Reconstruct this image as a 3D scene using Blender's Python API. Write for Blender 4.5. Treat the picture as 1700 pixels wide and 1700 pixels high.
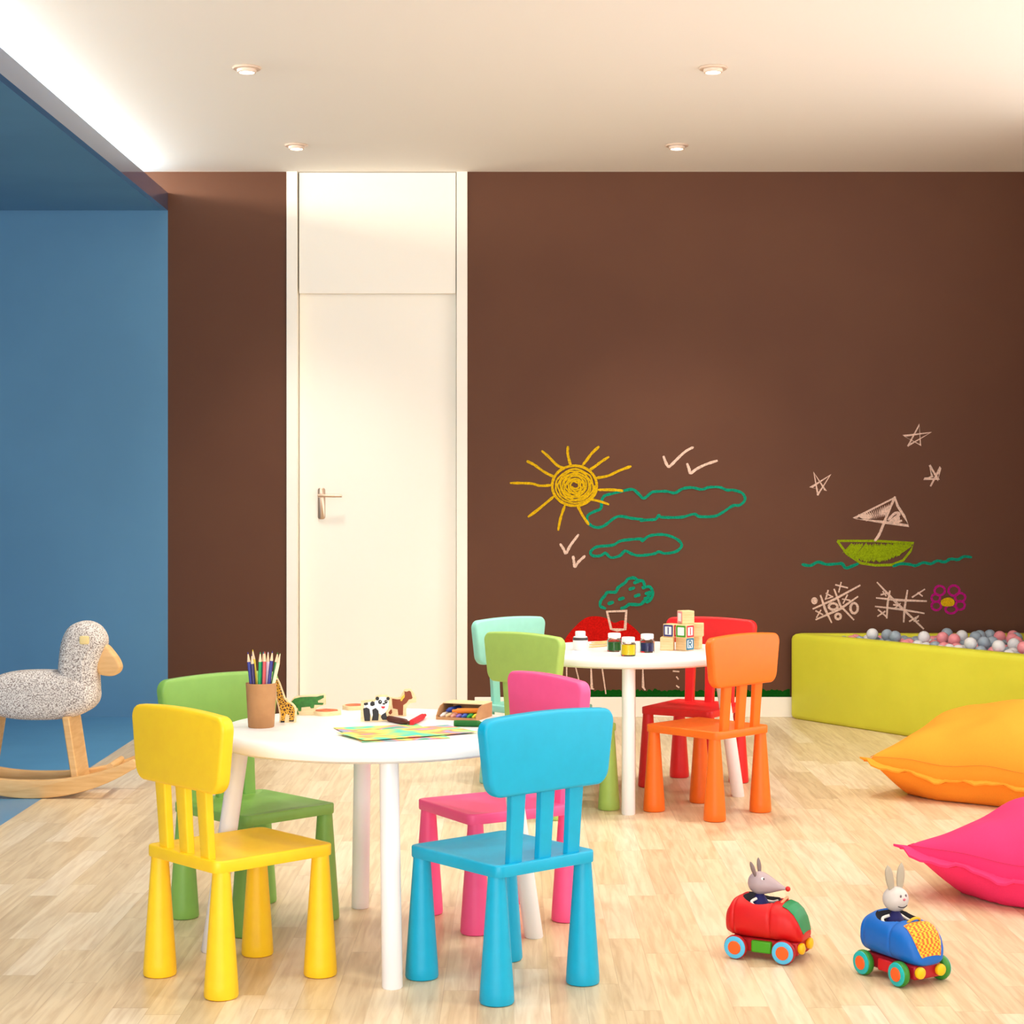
import bpy, bmesh, math, random
from math import sin, cos, pi, radians, sqrt, atan2
from mathutils import Vector, Matrix

for o in list(bpy.data.objects):
    bpy.data.objects.remove(o, do_unlink=True)
S = bpy.context.scene
C = S.collection
random.seed(7)

def rgb(r, g, b):
    f = lambda c: c / 12.92 if c <= .04045 else ((c + .055) / 1.055) ** 2.4
    return (f(r / 255), f(g / 255), f(b / 255), 1)

# ------------------------------------------------------------------ camera
CAM_Z = 1.10
FPX = 3000.0
PX, PY = 853.0, 819.0                    # vanishing point in the 1700 px frame
cam = bpy.data.cameras.new('camera')
cam.sensor_width = 36
cam.lens = FPX / 1700 * 36
cam.shift_x = (850 - PX) / 1700
cam.shift_y = -(850 - PY) / 1700
cam.clip_start = .05
co = bpy.data.objects.new('camera', cam)
C.objects.link(co)
co.location = (0, 0, CAM_Z)
co.rotation_euler = (pi / 2, 0, 0)
S.camera = co

# ------------------------------------------------------------------ world, light, exposure
S.view_settings.view_transform = 'Standard'
S.view_settings.look = 'None'
S.view_settings.gamma = 1
S.view_settings.use_curve_mapping = False
S.view_settings.exposure = 0.0
S.cycles.use_denoising = True
S.cycles.max_bounces = 10
S.cycles.diffuse_bounces = 6
S.cycles.sample_clamp_indirect = 6
W = bpy.data.worlds.new('world')
S.world = W
W.use_nodes = True
W.node_tree.nodes['Background'].inputs[0].default_value = (1, .97, .92, 1)
W.node_tree.nodes['Background'].inputs[1].default_value = 1.1

def area(name, loc, rot, sx, sy, power, color):
    l = bpy.data.lights.new(name, 'AREA')
    l.shape = 'RECTANGLE'
    l.size, l.size_y = sx, sy
    l.energy = power
    l.color = color
    o = bpy.data.objects.new(name, l)
    C.objects.link(o)
    o.location = loc
    o.rotation_euler = rot
    return o

area('assumed_rear_daylight', (-.7, -4.2, 1.45), (pi / 2 + radians(13), 0, 0), 6.4, 2.4, 350, (1, .99, .98))  # assumed daylight from behind the camera; no window is built there
area('side_fill_light', (2.62, 4.7, 1.25), (0, radians(90 + 12), 0), 1.9, 4.8, 36, (1, .99, .97))  # added light in the unseen side opening, to brighten the ceiling
area('cove_light', (-2.05, 3.4, 2.625), (0, radians(-90 - 12), 0), .07, 10.8, 135, (1, .92, .78))
area('ceiling_fill_right', (2.535, 5.0, 2.61), (0, radians(90 + 22), 0), .05, 5.0, 30, (1, .93, .80))  # added strip, out of view at the right wall, to brighten the ceiling
SPOT_POWER = 62
SPOT_COLOR = (1, .92, .80)

# ------------------------------------------------------------------ materials
def mat(name, col, rough=.5, metal=0, spec=.5, trans=0, emit=None, strength=0, ior=1.45, coat=0):
    m = bpy.data.materials.new(name)
    m.use_nodes = True
    b = m.node_tree.nodes['Principled BSDF']
    b.inputs['Base Color'].default_value = col
    b.inputs['Roughness'].default_value = rough
    b.inputs['Metallic'].default_value = metal
    b.inputs['Specular IOR Level'].default_value = spec
    b.inputs['Transmission Weight'].default_value = trans
    b.inputs['IOR'].default_value = ior
    b.inputs['Coat Weight'].default_value = coat
    if emit:
        b.inputs['Emission Color'].default_value = emit
        b.inputs['Emission Strength'].default_value = strength
    return m

def nodes(m):
    nt = m.node_tree
    return nt, nt.nodes, nt.links, nt.nodes['Principled BSDF']

def vary(m, col2, scale=60, lo=.4, hi=.6, stretch=(1, 1, 1), bump=0, detail=4):
    """procedural mottling between the material's colour and col2, optional bump"""
    nt, N, L, b = nodes(m)
    tc = N.new('ShaderNodeTexCoord')
    mp = N.new('ShaderNodeMapping')
    mp.inputs['Scale'].default_value = stretch
    L.new(tc.outputs['Object'], mp.inputs[0])
    nz = N.new('ShaderNodeTexNoise')
    nz.inputs['Scale'].default_value = scale
    nz.inputs['Detail'].default_value = detail
    L.new(mp.outputs[0], nz.inputs['Vector'])
    r = N.new('ShaderNodeValToRGB')
    r.color_ramp.elements[0].position = lo
    r.color_ramp.elements[1].position = hi
    r.color_ramp.elements[0].color = b.inputs['Base Color'].default_value
    r.color_ramp.elements[1].color = col2
    L.new(nz.outputs['Fac'], r.inputs[0])
    L.new(r.outputs[0], b.inputs['Base Color'])
    if bump:
        bp = N.new('ShaderNodeBump')
        bp.inputs['Strength'].default_value = bump
        bp.inputs['Distance'].default_value = .002
        L.new(nz.outputs['Fac'], bp.inputs['Height'])
        L.new(bp.outputs[0], b.inputs['Normal'])
    return m

def plastic(name, c, rough=.42):
    m = mat(name, rgb(*c), rough)
    k = tuple(min(255, x * 1.03) for x in c)
    return vary(m, rgb(*k), 30, .3, .7)

def floor_material():
    m = mat('oak_parquet', rgb(226, 196, 150), .34)
    nt, N, L, b = nodes(m)
    def math_(op, a, bb=None):
        n = N.new('ShaderNodeMath')
        n.operation = op
        for i, v in enumerate((a, bb)):
            if v is None:
                continue
            if isinstance(v, (int, float)):
                n.inputs[i].default_value = v
            else:
                L.new(v, n.inputs[i])
        return n.outputs[0]
    tc = N.new('ShaderNodeTexCoord')
    sp = N.new('ShaderNodeSeparateXYZ')
    L.new(tc.outputs['Object'], sp.inputs[0])
    WD, LN = .078, .62
    xs = math_('DIVIDE', sp.outputs[0], WD)
    row = math_('FLOOR', xs)
    wn1 = N.new('ShaderNodeTexWhiteNoise')
    wn1.noise_dimensions = '1D'
    L.new(row, wn1.inputs['W'])
    ys = math_('ADD', math_('DIVIDE', sp.outputs[1], LN), math_('MULTIPLY', wn1.outputs['Value'], 7.31))
    idx = math_('FLOOR', ys)
    cb = N.new('ShaderNodeCombineXYZ')
    L.new(row, cb.inputs[0])
    L.new(idx, cb.inputs[1])
    wn = N.new('ShaderNodeTexWhiteNoise')
    wn.noise_dimensions = '2D'
    L.new(cb.outputs[0], wn.inputs['Vector'])
    ramp = N.new('ShaderNodeValToRGB')
    e = ramp.color_ramp.elements
    e[0].position, e[0].color = 0, rgb(217, 195, 159)
    e[1].position, e[1].color = 1, rgb(238, 222, 194)
    k = ramp.color_ramp.elements.new(.5)
    k.color = rgb(230, 209, 172)
    L.new(wn.outputs['Value'], ramp.inputs[0])
    # grain: noise stretched along the strip, shifted per strip
    add = N.new('ShaderNodeVectorMath')
    add.operation = 'ADD'
    sc = N.new('ShaderNodeVectorMath')
    sc.operation = 'SCALE'
    sc.inputs['Scale'].default_value = 9
    L.new(wn.outputs['Color'], sc.inputs[0])
    L.new(tc.outputs['Object'], add.inputs[0])
    L.new(sc.outputs[0], add.inputs[1])
    mp = N.new('ShaderNodeMapping')
    mp.inputs['Scale'].default_value = (26, 1.9, 1)
    L.new(add.outputs[0], mp.inputs[0])
    nz = N.new('ShaderNodeTexNoise')
    nz.inputs['Scale'].default_value = 2.2
    nz.inputs['Detail'].default_value = 6
    nz.inputs['Distortion'].default_value = .7
    L.new(mp.outputs[0], nz.inputs['Vector'])
    gr = N.new('ShaderNodeValToRGB')
    gr.color_ramp.elements[0].position, gr.color_ramp.elements[0].color = .30, rgb(196, 170, 140)
    gr.color_ramp.elements[1].position, gr.color_ramp.elements[1].color = .62, (1, 1, 1, 1)
    L.new(nz.outputs['Fac'], gr.inputs[0])
    mx = N.new('ShaderNodeMix')
    mx.data_type = 'RGBA'
    mx.blend_type = 'MULTIPLY'
    mx.inputs['Factor'].default_value = .46
    L.new(ramp.outputs[0], mx.inputs['A'])
    L.new(gr.outputs[0], mx.inputs['B'])
    # fine joint lines
    fx = math_('FRACT', xs)
    fy = math_('FRACT', ys)
    jx = math_('LESS_THAN', fx, .022)
    jy = math_('LESS_THAN', fy, .004)
    jn = math_('MULTIPLY', math_('MAXIMUM', jx, jy), .28)
    m2 = N.new('ShaderNodeMix')
    m2.data_type = 'RGBA'
    L.new(jn, m2.inputs['Factor'])
    L.new(mx.outputs['Result'], m2.inputs['A'])
    m2.inputs['B'].default_value = rgb(150, 112, 72)
    L.new(m2.outputs['Result'], b.inputs['Base Color'])
    return m

def paint_splash():
    m = mat('watercolour_paint', rgb(120, 220, 190), .7)
    nt, N, L, b = nodes(m)
    tc = N.new('ShaderNodeTexCoord')
    nz = N.new('ShaderNodeTexNoise')
    nz.inputs['Scale'].default_value = 11
    nz.inputs['Detail'].default_value = 1.5
    nz.inputs['Distortion'].default_value = .8
    L.new(tc.outputs['Object'], nz.inputs['Vector'])
    r = N.new('ShaderNodeValToRGB')
    cols = [(.30, (0, 205, 205)), (.38, (110, 215, 180)), (.44, (180, 222, 130)), (.49, (248, 216, 110)),
            (.54, (244, 160, 100)), (.59, (236, 150, 160)), (.64, (165, 165, 210)), (.72, (90, 180, 140))]
    e = r.color_ramp.elements
    e[0].position, e[0].color = cols[0][0], rgb(*cols[0][1])
    e[1].position, e[1].color = cols[-1][0], rgb(*cols[-1][1])
    for p, c in cols[1:-1]:
        k = e.new(p)
        k.color = rgb(*c)
    L.new(nz.outputs['Fac'], r.inputs[0])
    L.new(r.outputs[0], b.inputs['Base Color'])
    return m

def giraffe_paint():
    m = mat('giraffe_paint', rgb(225, 170, 40), .6)
    nt, N, L, b = nodes(m)
    tc = N.new('ShaderNodeTexCoord')
    v = N.new('ShaderNodeTexVoronoi')
    v.feature = 'DISTANCE_TO_EDGE'
    v.inputs['Scale'].default_value = 150
    L.new(tc.outputs['Object'], v.inputs['Vector'])
    r = N.new('ShaderNodeValToRGB')
    r.color_ramp.interpolation = 'CONSTANT'
    r.color_ramp.elements[0].color = rgb(222, 165, 45)
    r.color_ramp.elements[1].position = .13
    r.color_ramp.elements[1].color = rgb(84, 42, 12)
    L.new(v.outputs['Distance'], r.inputs[0])
    L.new(r.outputs[0], b.inputs['Base Color'])
    return m

def checker_paint():
    m = mat('orange_check_cloth', rgb(250, 130, 20), .6)
    nt, N, L, b = nodes(m)
    tc = N.new('ShaderNodeTexCoord')
    ck = N.new('ShaderNodeTexChecker')
    ck.inputs['Scale'].default_value = 160
    ck.inputs['Color1'].default_value = rgb(250, 185, 40)
    ck.inputs['Color2'].default_value = rgb(238, 96, 20)
    L.new(tc.outputs['Object'], ck.inputs['Vector'])
    L.new(ck.outputs['Color'], b.inputs['Base Color'])
    return m

def chalk(name, c):
    m = mat(name, rgb(*c), .95, spec=.1)
    return vary(m, rgb(*(x * .78 for x in c)), 160, .35, .75)

M = {}
M['brown'] = vary(mat('brown_wall_paint', rgb(96, 60, 41), .6, spec=.3), rgb(94, 58, 40), 3, .4, .6)
M['blue'] = vary(mat('blue_wall_paint', rgb(94, 145, 182), .55, spec=.3), rgb(91, 141, 178), 2, .4, .6)
M['bluegloss'] = mat('blue_gloss_paint', rgb(70, 84, 118), .06, ior=1.7)
M['bluefloor'] = vary(mat('blue_rubber_floor', rgb(90, 150, 192), .3), rgb(86, 145, 187), 4)
M['ceil'] = mat('cream_ceiling_paint', rgb(252, 249, 243), .8, spec=.2)
M['white'] = mat('white_door_paint', rgb(250, 245, 234), .5)
M['dark'] = mat('dark_gap', rgb(40, 30, 26), .9)
M['floor'] = floor_material()
M['steel'] = mat('brushed_nickel', rgb(196, 170, 148), .35, metal=.9)
M['lamp'] = mat('lamp_lens', rgb(255, 250, 235), .3, emit=(1, .93, .80, 1), strength=6)
M['trim'] = mat('lamp_trim', rgb(222, 200, 182), .35)
M['tabletop'] = mat('white_table_plastic', rgb(246, 244, 246), .32)
M['lime'] = vary(mat('lime_vinyl', rgb(222, 222, 62), .45), rgb(217, 217, 58), 4)
M['pitfill'] = mat('ball_pit_base', rgb(120, 122, 60), .7)
M['wood'] = vary(mat('beech_wood', rgb(232, 190, 132), .5), rgb(216, 168, 108), 8, .35, .7, (1, 1, 9))
M['ply'] = vary(mat('plywood_board', rgb(240, 214, 168), .6), rgb(228, 198, 146), 30, .4, .7, (1, 1, 5))
M['block'] = vary(mat('alphabet_block_wood', rgb(236, 206, 156), .6), rgb(222, 186, 130), 25, .4, .7, (1, 1, 6))
M['felt'] = vary(mat('speckled_felt', rgb(140, 126, 120), .95, spec=.1), rgb(238, 231, 225), 230, .38, .56, bump=.3, detail=2)
M['card'] = vary(mat('kraft_cardboard', rgb(186, 138, 92), .8), rgb(176, 128, 84), 20)
M['watercolour'] = paint_splash()
M['giraffe'] = giraffe_paint()
M['check'] = checker_paint()
M['glass'] = mat('jar_glass', (1, 1, 1, 1), .03, trans=1, ior=1.2)

def simple(key, c, rough=.5, **k):
    M[key] = plastic(key + '_paint', c, rough) if not k else mat(key + '_paint', rgb(*c), rough, **k)
    return M[key]

# ------------------------------------------------------------------ mesh helpers
class MB:
    def __init__(s):
        s.v, s.f, s.mi = [], [], []
        s.cur = 0
    def add(s, vs, fs, mtx=None):
        n = len(s.v)
        s.v += [tuple(mtx @ Vector(p)) if mtx else tuple(p) for p in vs]
        s.f += [tuple(i + n for i in f) for f in fs]
        s.mi += [s.cur] * len(fs)
        return s
    def box(s, x0, x1, y0, y1, z0, z1, mtx=None):
        vs = [(x, y, z) for z in (z0, z1) for y in (y0, y1) for x in (x0, x1)]
        return s.add(vs, [(0, 2, 3, 1), (4, 5, 7, 6), (0, 1, 5, 4), (2, 6, 7, 3), (0, 4, 6, 2), (1, 3, 7, 5)], mtx)
    def loft(s, rings, cap=True, mtx=None, closed=False):
        n = len(rings[0])
        vs = [p for r in rings for p in r]
        fs = []
        m = len(rings)
        for k in range(m if closed else m - 1):
            a, b = k * n, ((k + 1) % m) * n
            for i in range(n):
                j = (i + 1) % n
                fs.append((a + i, a + j, b + j, b + i))
        if cap and not closed:
            fs.append(tuple(range(n - 1, -1, -1)))
            fs.append(tuple((m - 1) * n + i for i in range(n)))
        return s.add(vs, fs, mtx)
    def lathe(s, prof, seg=32, mtx=None, cap=True):
        rings = [[(r * cos(2 * pi * i / seg), r * sin(2 * pi * i / seg), z) for i in range(seg)] for r, z in prof]
        return s.loft(rings, cap, mtx)
    def ball(s, r, loc=(0, 0, 0), scale=(1, 1, 1), seg=20, rings=12, mtx=None):
        prof = [(max(1e-4, r * sin(pi * k / rings)), -r * cos(pi * k / rings)) for k in range(rings + 1)]
        m = Matrix.Translation(loc) @ Matrix.Diagonal((*scale, 1))
        return s.lathe(prof, seg, (mtx @ m) if mtx else m)
    def tube(s, pts, r, seg=10, cap=True, mtx=None, closed=False):
        pts = [Vector(p) for p in pts]
        n = len(pts)
        rs = r if isinstance(r, (list, tuple)) else [r] * n
        rings = []
        up = None
        for i, p in enumerate(pts):
            if closed:
                t = pts[(i + 1) % n] - pts[i - 1]
            else:
                t = pts[min(i + 1, n - 1)] - pts[max(i - 1, 0)]
            t.normalize()
            if up is None:
                up = Vector((0, 0, 1)) if abs(t.z) < .9 else Vector((1, 0, 0))
            a = t.cross(up).normalized()
            up = a.cross(t).normalized()
            rings.append([tuple(p + (a * cos(2 * pi * k / seg) + up * sin(2 * pi * k / seg)) * rs[i]) for k in range(seg)])
        return s.loft(rings, cap, mtx, closed)
    def build(s, name, mats, parent=None, loc=None, rot=None, bevel=0, sharp=38, segs=2, smooth=True):
        me = bpy.data.meshes.new(name)
        me.from_pydata(s.v, [], s.f)
        me.validate()
        bm = bmesh.new()
        bm.from_mesh(me)
        if len(bm.faces) == len(s.mi):
            for f, i in zip(bm.faces, s.mi):
                f.material_index = i
        bmesh.ops.recalc_face_normals(bm, faces=bm.faces)
        bm.to_mesh(me)
        bm.free()
        for m in (mats if isinstance(mats, (list, tuple)) else [mats]):
            me.materials.append(m)
        if smooth:
            for p in me.polygons:
                p.use_smooth = True
            me.set_sharp_from_angle(angle=radians(sharp))
        o = bpy.data.objects.new(name, me)
        C.objects.link(o)
        if parent:
            o.parent = parent
        if loc:
            o.location = loc
        if rot:
            o.rotation_euler = rot
        if bevel:
            b = o.modifiers.new('bevel', 'BEVEL')
            b.width = bevel
            b.segments = segs
            b.limit_method = 'ANGLE'
            b.angle_limit = radians(40)
            b.harden_normals = False
        return o

def thing(name, label, cat, loc=(0, 0, 0), rz=0, group=None):
    o = bpy.data.objects.new(name, None)
    o.empty_display_size = .05
    C.objects.link(o)
    o.location = loc
    o.rotation_euler = (0, 0, rz)
    return tag(o, label, cat, group)

def tag(o, label, cat, group=None):
    o['label'] = label
    o['category'] = cat
    if group:
        o['group'] = group
    return o

def struct(o, label, cat):
    o['kind'] = 'structure'
    return tag(o, label, cat)

def kids(o):
    return [c for c in bpy.data.objects if c.parent == o]

def dup(root, loc, rz, label=None):
    r = root.copy()
    C.objects.link(r)
    r.location = loc
    r.rotation_euler = (0, 0, rz)
    if label:
        r['label'] = label
    for ch in kids(root):
        c = ch.copy()
        C.objects.link(c)
        c.parent = r
        for g in kids(ch):
            d = g.copy()
            C.objects.link(d)
            d.parent = c
    return r

def setmat(root, m):
    for c in kids(root):
        if c.type == 'MESH':
            c.data = c.data.copy()
            c.data.materials[0] = m

def rrect(w, h, r, seg=6, top=0, taper=0):
    """rounded rectangle outline centred on 0 (ccw); taper shrinks the bottom edge, top arches the upper edge"""
    out = []
    for cx, cy, a0 in ((w / 2 - r, h / 2 - r, 0), (-w / 2 + r, h / 2 - r, 90), (-w / 2 + r, -h / 2 + r, 180), (w / 2 - r, -h / 2 + r, 270)):
        for k in range(seg + 1):
            a = radians(a0 + 90 * k / seg)
            out.append((cx + r * cos(a), cy + r * sin(a)))
        if top and a0 == 0:
            for k in range(1, 8):
                x = (w / 2 - r) - (w - 2 * r) * k / 8
                out.append((x, h / 2 + top * (1 - (x / (w / 2 - r)) ** 2)))
    if taper:
        out = [(x * (1 - taper * (h / 2 - y) / h), y) for x, y in out]
    return out

def offset(pts, d):
    """move a ccw outline inwards by d along its vertex normals"""
    n = len(pts)
    out = []
    for i in range(n):
        p0, p, p1 = Vector(pts[i - 1]), Vector(pts[i]), Vector(pts[(i + 1) % n])
        e0, e1 = (p - p0), (p1 - p)
        if e0.length < 1e-9: e0 = e1
        if e1.length < 1e-9: e1 = e0
        e0.normalize(); e1.normalize()
        nn = Vector((-e0.y - e1.y, e0.x + e1.x))
        l = nn.length
        nn = nn / l if l > 1e-6 else Vector((-e0.y, e0.x))
        k = 1 / max(.45, nn.dot(Vector((-e0.y, e0.x))))
        q = p + nn * d * k
        out.append((q.x, q.y))
    return out

def soft_offset(pts, d, w=6):
    """inward offset with normals averaged over neighbours, safe for large d"""
    n = len(pts)
    nr = []
    for i in range(n):
        e = (Vector(pts[(i + 1) % n]) - Vector(pts[i - 1])).normalized()
        nr.append(Vector((-e.y, e.x)))
    out = []
    for i in range(n):
        a = Vector((0, 0))
        for k in range(-w, w + 1):
            a += nr[(i + k) % n]
        a /= (2 * w + 1)
        out.append(tuple(Vector(pts[i]) + a * d))
    return out

def fan_slab(outline, y0, y1, r, n=5, w=6):
    """rounded slab whose faces close in a fan around the centroid"""
    mb = MB()
    rings = []
    cxx = sum(p[0] for p in outline) / len(outline)
    czz = sum(p[1] for p in outline) / len(outline)
    seq = [(pi / 2 * k / n) for k in range(n + 1)]
    inner = soft_offset(outline, r, w)
    for y, sg in ((y0, 1), (y1, -1)):
        half = []
        for f in (.02, .35, .7):
            half.append(xz([(cxx + (a - cxx) * f, czz + (b - czz) * f) for a, b in inner], y - sg * .004 * (1 - f * f)))
        for a in seq:
            half.append(xz(soft_offset(outline, r * (1 - sin(a)), w), y + sg * r * (1 - cos(a))))
        rings += half if sg == 1 else half[::-1]
    return mb.loft(rings)

def area2(pts):
    return sum(pts[i - 1][0] * pts[i][1] - pts[i][0] * pts[i - 1][1] for i in range(len(pts))) / 2

def ccw(pts):
    return pts if area2(pts) > 0 else pts[::-1]

def catmull(pts, n=6, closed=False):
    P = [Vector((*p, 0)) if len(p) == 2 else Vector(p) for p in pts]
    m = len(P)
    out = []
    rng = range(m) if closed else range(m - 1)
    for i in rng:
        if closed:
            a, b, c, d = P[i - 1], P[i], P[(i + 1) % m], P[(i + 2) % m]
        else:
            a, b, c, d = P[max(i - 1, 0)], P[i], P[i + 1], P[min(i + 2, m - 1)]
        for k in range(n):
            t = k / n
            out.append(.5 * ((2 * b) + (c - a) * t + (2 * a - 5 * b + 4 * c - d) * t * t + (3 * b - a - 3 * c + d) * t ** 3))
    if not closed:
        out.append(P[-1])
    return [tuple(p)[:len(pts[0])] for p in out]

def xz(outline, y):
    return [(x, y, z) for x, z in outline]

def slab_rings(outline, y0, y1, r, n=4):
    """rings of a rounded-edge slab standing in the XZ plane between y0 and y1"""
    rings = []
    for k in range(n + 1):
        a = pi / 2 * k / n
        rings.append(xz(offset(outline, r * (1 - sin(a))), y0 + r * (1 - cos(a))))
    for k in range(n, -1, -1):
        a = pi / 2 * k / n
        rings.append(xz(offset(outline, r * (1 - sin(a))), y1 - r * (1 - cos(a))))
    return rings

def spline_prof(pairs, n=5):
    return catmull(pairs, n)

# ------------------------------------------------------------------ the room
YW = 8.88                   # back wall
XE = -1.70                  # edge between blue alcove and main room
XR = 2.56                   # right wall
ZC = 2.68                   # main ceiling
ZA = 2.49                   # alcove ceiling
K = FPX / YW
def wx(px): return (px - PX) / K
def wz(py): return CAM_Z - (py - PY) / K

o = MB().box(XE, XR, -4, YW + .2, -.1, 0).build('floor', M['floor'], smooth=False)
struct(o, 'pale oak strip parquet floor of the main room', 'floor')
o = MB().box(-4, XE, -4, YW + .2, -.1, 0).build('floor_alcove', M['bluefloor'], smooth=False)
struct(o, 'blue floor of the alcove on the left', 'floor')
o = MB().box(-4, XR + .2, -4, YW + .2, ZC, ZC + .1).build('ceiling', M['ceil'], smooth=False)
struct(o, 'cream white ceiling with recessed downlights', 'ceiling')
mb = MB()
mb.box(-4, XE - .03, -4, YW, ZA, ZA + .08)
o = mb.build('ceiling_alcove', M['blue'], smooth=False)
struct(o, 'lower blue ceiling over the alcove on the left', 'ceiling')
o = MB().box(XE - .03, XE, -4, YW, ZA, wz(320)).build('trim_1', M['bluegloss'], smooth=False)
struct(o, 'glossy blue fascia lip along the edge of the lower ceiling', 'trim')
D0, D1 = wx(476), wx(776)
mb = MB()
mb.box(XE, D0, YW, YW + .2, 0, ZC)
mb.box(-4, XE, YW, YW + .2, ZA + .02, ZC)
mb.box(D1, XR, YW, YW + .2, 0, ZC)
o = mb.build('wall_back', M['brown'], smooth=False)
struct(o, 'dark brown back wall with children\'s chalk drawings', 'wall')
o = MB().box(-4, XE, YW, YW + .2, 0, ZA + .02).build('wall_alcove', M['blue'], smooth=False)
struct(o, 'blue back wall of the alcove on the left', 'wall')
o = MB().box(-4.1, -4, -4, YW + .2, 0, ZC).build('wall_left', M['blue'], smooth=False)
struct(o, 'blue side wall closing the alcove', 'wall')
mb = MB()
WY0, WY1, WZ0, WZ1 = 2.2, 7.2, .25, 2.3  # opening added in the unseen right wall for the side light
mb.box(XR, XR + .1, -4, WY0, 0, ZC)
mb.box(XR, XR + .1, WY1, YW + .2, 0, ZC)
mb.box(XR, XR + .1, WY0, WY1, 0, WZ0)
mb.box(XR, XR + .1, WY0, WY1, WZ1, ZC)
o = mb.build('wall_right', M['brown'], smooth=False)
struct(o, 'brown side wall on the right of the room', 'wall')
mb = MB()
for y0, y1, z0, z1 in ((WY0, WY0 + .05, WZ0, WZ1), (WY1 - .05, WY1, WZ0, WZ1), ((WY0 + WY1) / 2 - .025, (WY0 + WY1) / 2 + .025, WZ0, WZ1), (WY0, WY1, WZ0, WZ0 + .05), (WY0, WY1, WZ1 - .05, WZ1)):
    mb.box(XR, XR + .05, y0, y1, z0, z1)
o = mb.build('window_added', M['white'], smooth=False)  # added frame, out of view, around the opening with the side light
struct(o, 'white frame of an added, unseen side window in the right wall', 'window')
o = MB().box(wx(788), 1.40, YW - .014, YW, 0, wz(1157)).build('baseboard_back', M['white'], bevel=.003)
struct(o, 'white baseboard along the foot of the brown wall', 'baseboard')

o = MB().box(XR - .035, XR, -4, YW, 2.545, 2.585).build('trim_fill_lip', M['white'], smooth=False)  # unseen lip, added to carry the fill strip on the right
struct(o, 'slim lip added below the unseen fill light on the right wall', 'trim')
# door
dr = thing('door_1', 'white flush door with a white panel above reaching the ceiling', 'door', ((D0 + D1) / 2, YW, 0))
dr['kind'] = 'structure'
cx = (D0 + D1) / 2
jl, jr = wx(494) - cx, wx(758) - cx
mb = MB()
mb.box(D0 - cx, jl, -.012, .19, 0, ZC)
mb.box(jr, D1 - cx, -.012, .19, 0, ZC)
mb.build('door_frame', M['white'], dr, bevel=.002)
MB().box(jl + .007, jr - .004, .002, .045, wz(487), ZC - .003).build('transom_panel', M['white'], dr, bevel=.002)
leaf = MB().box(jl + .003, jr - .003, .052, .090, .004, wz(487) + .02).build('door_leaf', M['white'], dr, bevel=.002)
MB().box(jl, jr, .095, .19, 0, ZC).build('door_backing', M['white'], dr)
hx = wx(532) - cx
MB().loft([xz(rr, y) for rr, y in [([(hx + x, wz(836) + z) for x, z in rrect(.036, .155, .012)], .0505), ([(hx + x, wz(836) + z) for x, z in rrect(.036, .155, .012)], .044), ([(hx + x, wz(836) + z) for x, z in rrect(.031, .150, .010)], .042)]]).build('door_plate', M['steel'], leaf)
mb = MB()
z = wz(823)
mb.tube([(hx - .006, .044, z), (hx - .006, 0, z)], .009, 12)
mb.tube(catmull([(hx - .012, -.002, z), (hx + .02, -.004, z), (hx + .06, -.003, z - .001), (hx + .105, -.001, z - .001)], 4), .007, 12)
mb.build('door_handle', M['steel'], leaf)

# ------------------------------------------------------------------ downlights
def downlight(label):
    t = thing('downlight', label, 'ceiling light', (0, 0, ZC), 0, 'recessed ceiling downlights')
    MB().lathe([(.036, -.001), (.052, -.001), (.054, -.004), (.050, -.008), (.038, -.009)], 40, cap=False).build('trim_ring', M['trim'], t)
    MB().lathe([(.036, .0), (.037, -.012), (.034, -.020), (.029, -.021), (.028, -.012)], 40, cap=False).build('collar', M['trim'], t)
    MB().lathe([(.001, -.024), (.016, -.023), (.026, -.018), (.027, -.012), (.001, -.010)], 32).build('lamp_lens', M['lamp'], t)
    return t
spots = [(-.99, 6.70, 'near left downlight in the cream ceiling'),
         (-.99 + .005, 8.19, 'far left downlight in the ceiling close to the white door'),
         (.739, 6.70, 'near right downlight in the cream ceiling'),
         (.739, 8.19, 'far right downlight in the ceiling close to the brown wall')]
first = None
for x, y, lb in spots:
    if first is None:
        first = downlight(lb)
        first.location = (x, y, ZC)
    else:
        dup(first, (x, y, ZC), 0, lb)
def spot(x, y, p):
    l = bpy.data.lights.new('downlight_beam', 'SPOT')
    l.energy = p
    l.color = SPOT_COLOR
    l.spot_size = radians(88 if y > 8 else 115)
    l.spot_blend = .9
    l.shadow_soft_size = .12
    o = bpy.data.objects.new('downlight_beam', l)
    C.objects.link(o)
    o.location = (x, y, ZC - .06)
for x, y, _ in spots:
    spot(x, y, SPOT_POWER * (1.35 if y > 8 else 1.6))
for y in (5.2, 3.7, 2.2):                      # the same rows of downlights are assumed to go on, unseen, towards the camera
    for x in (-.99, .739):
        spot(x, y, SPOT_POWER * .8)

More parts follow.
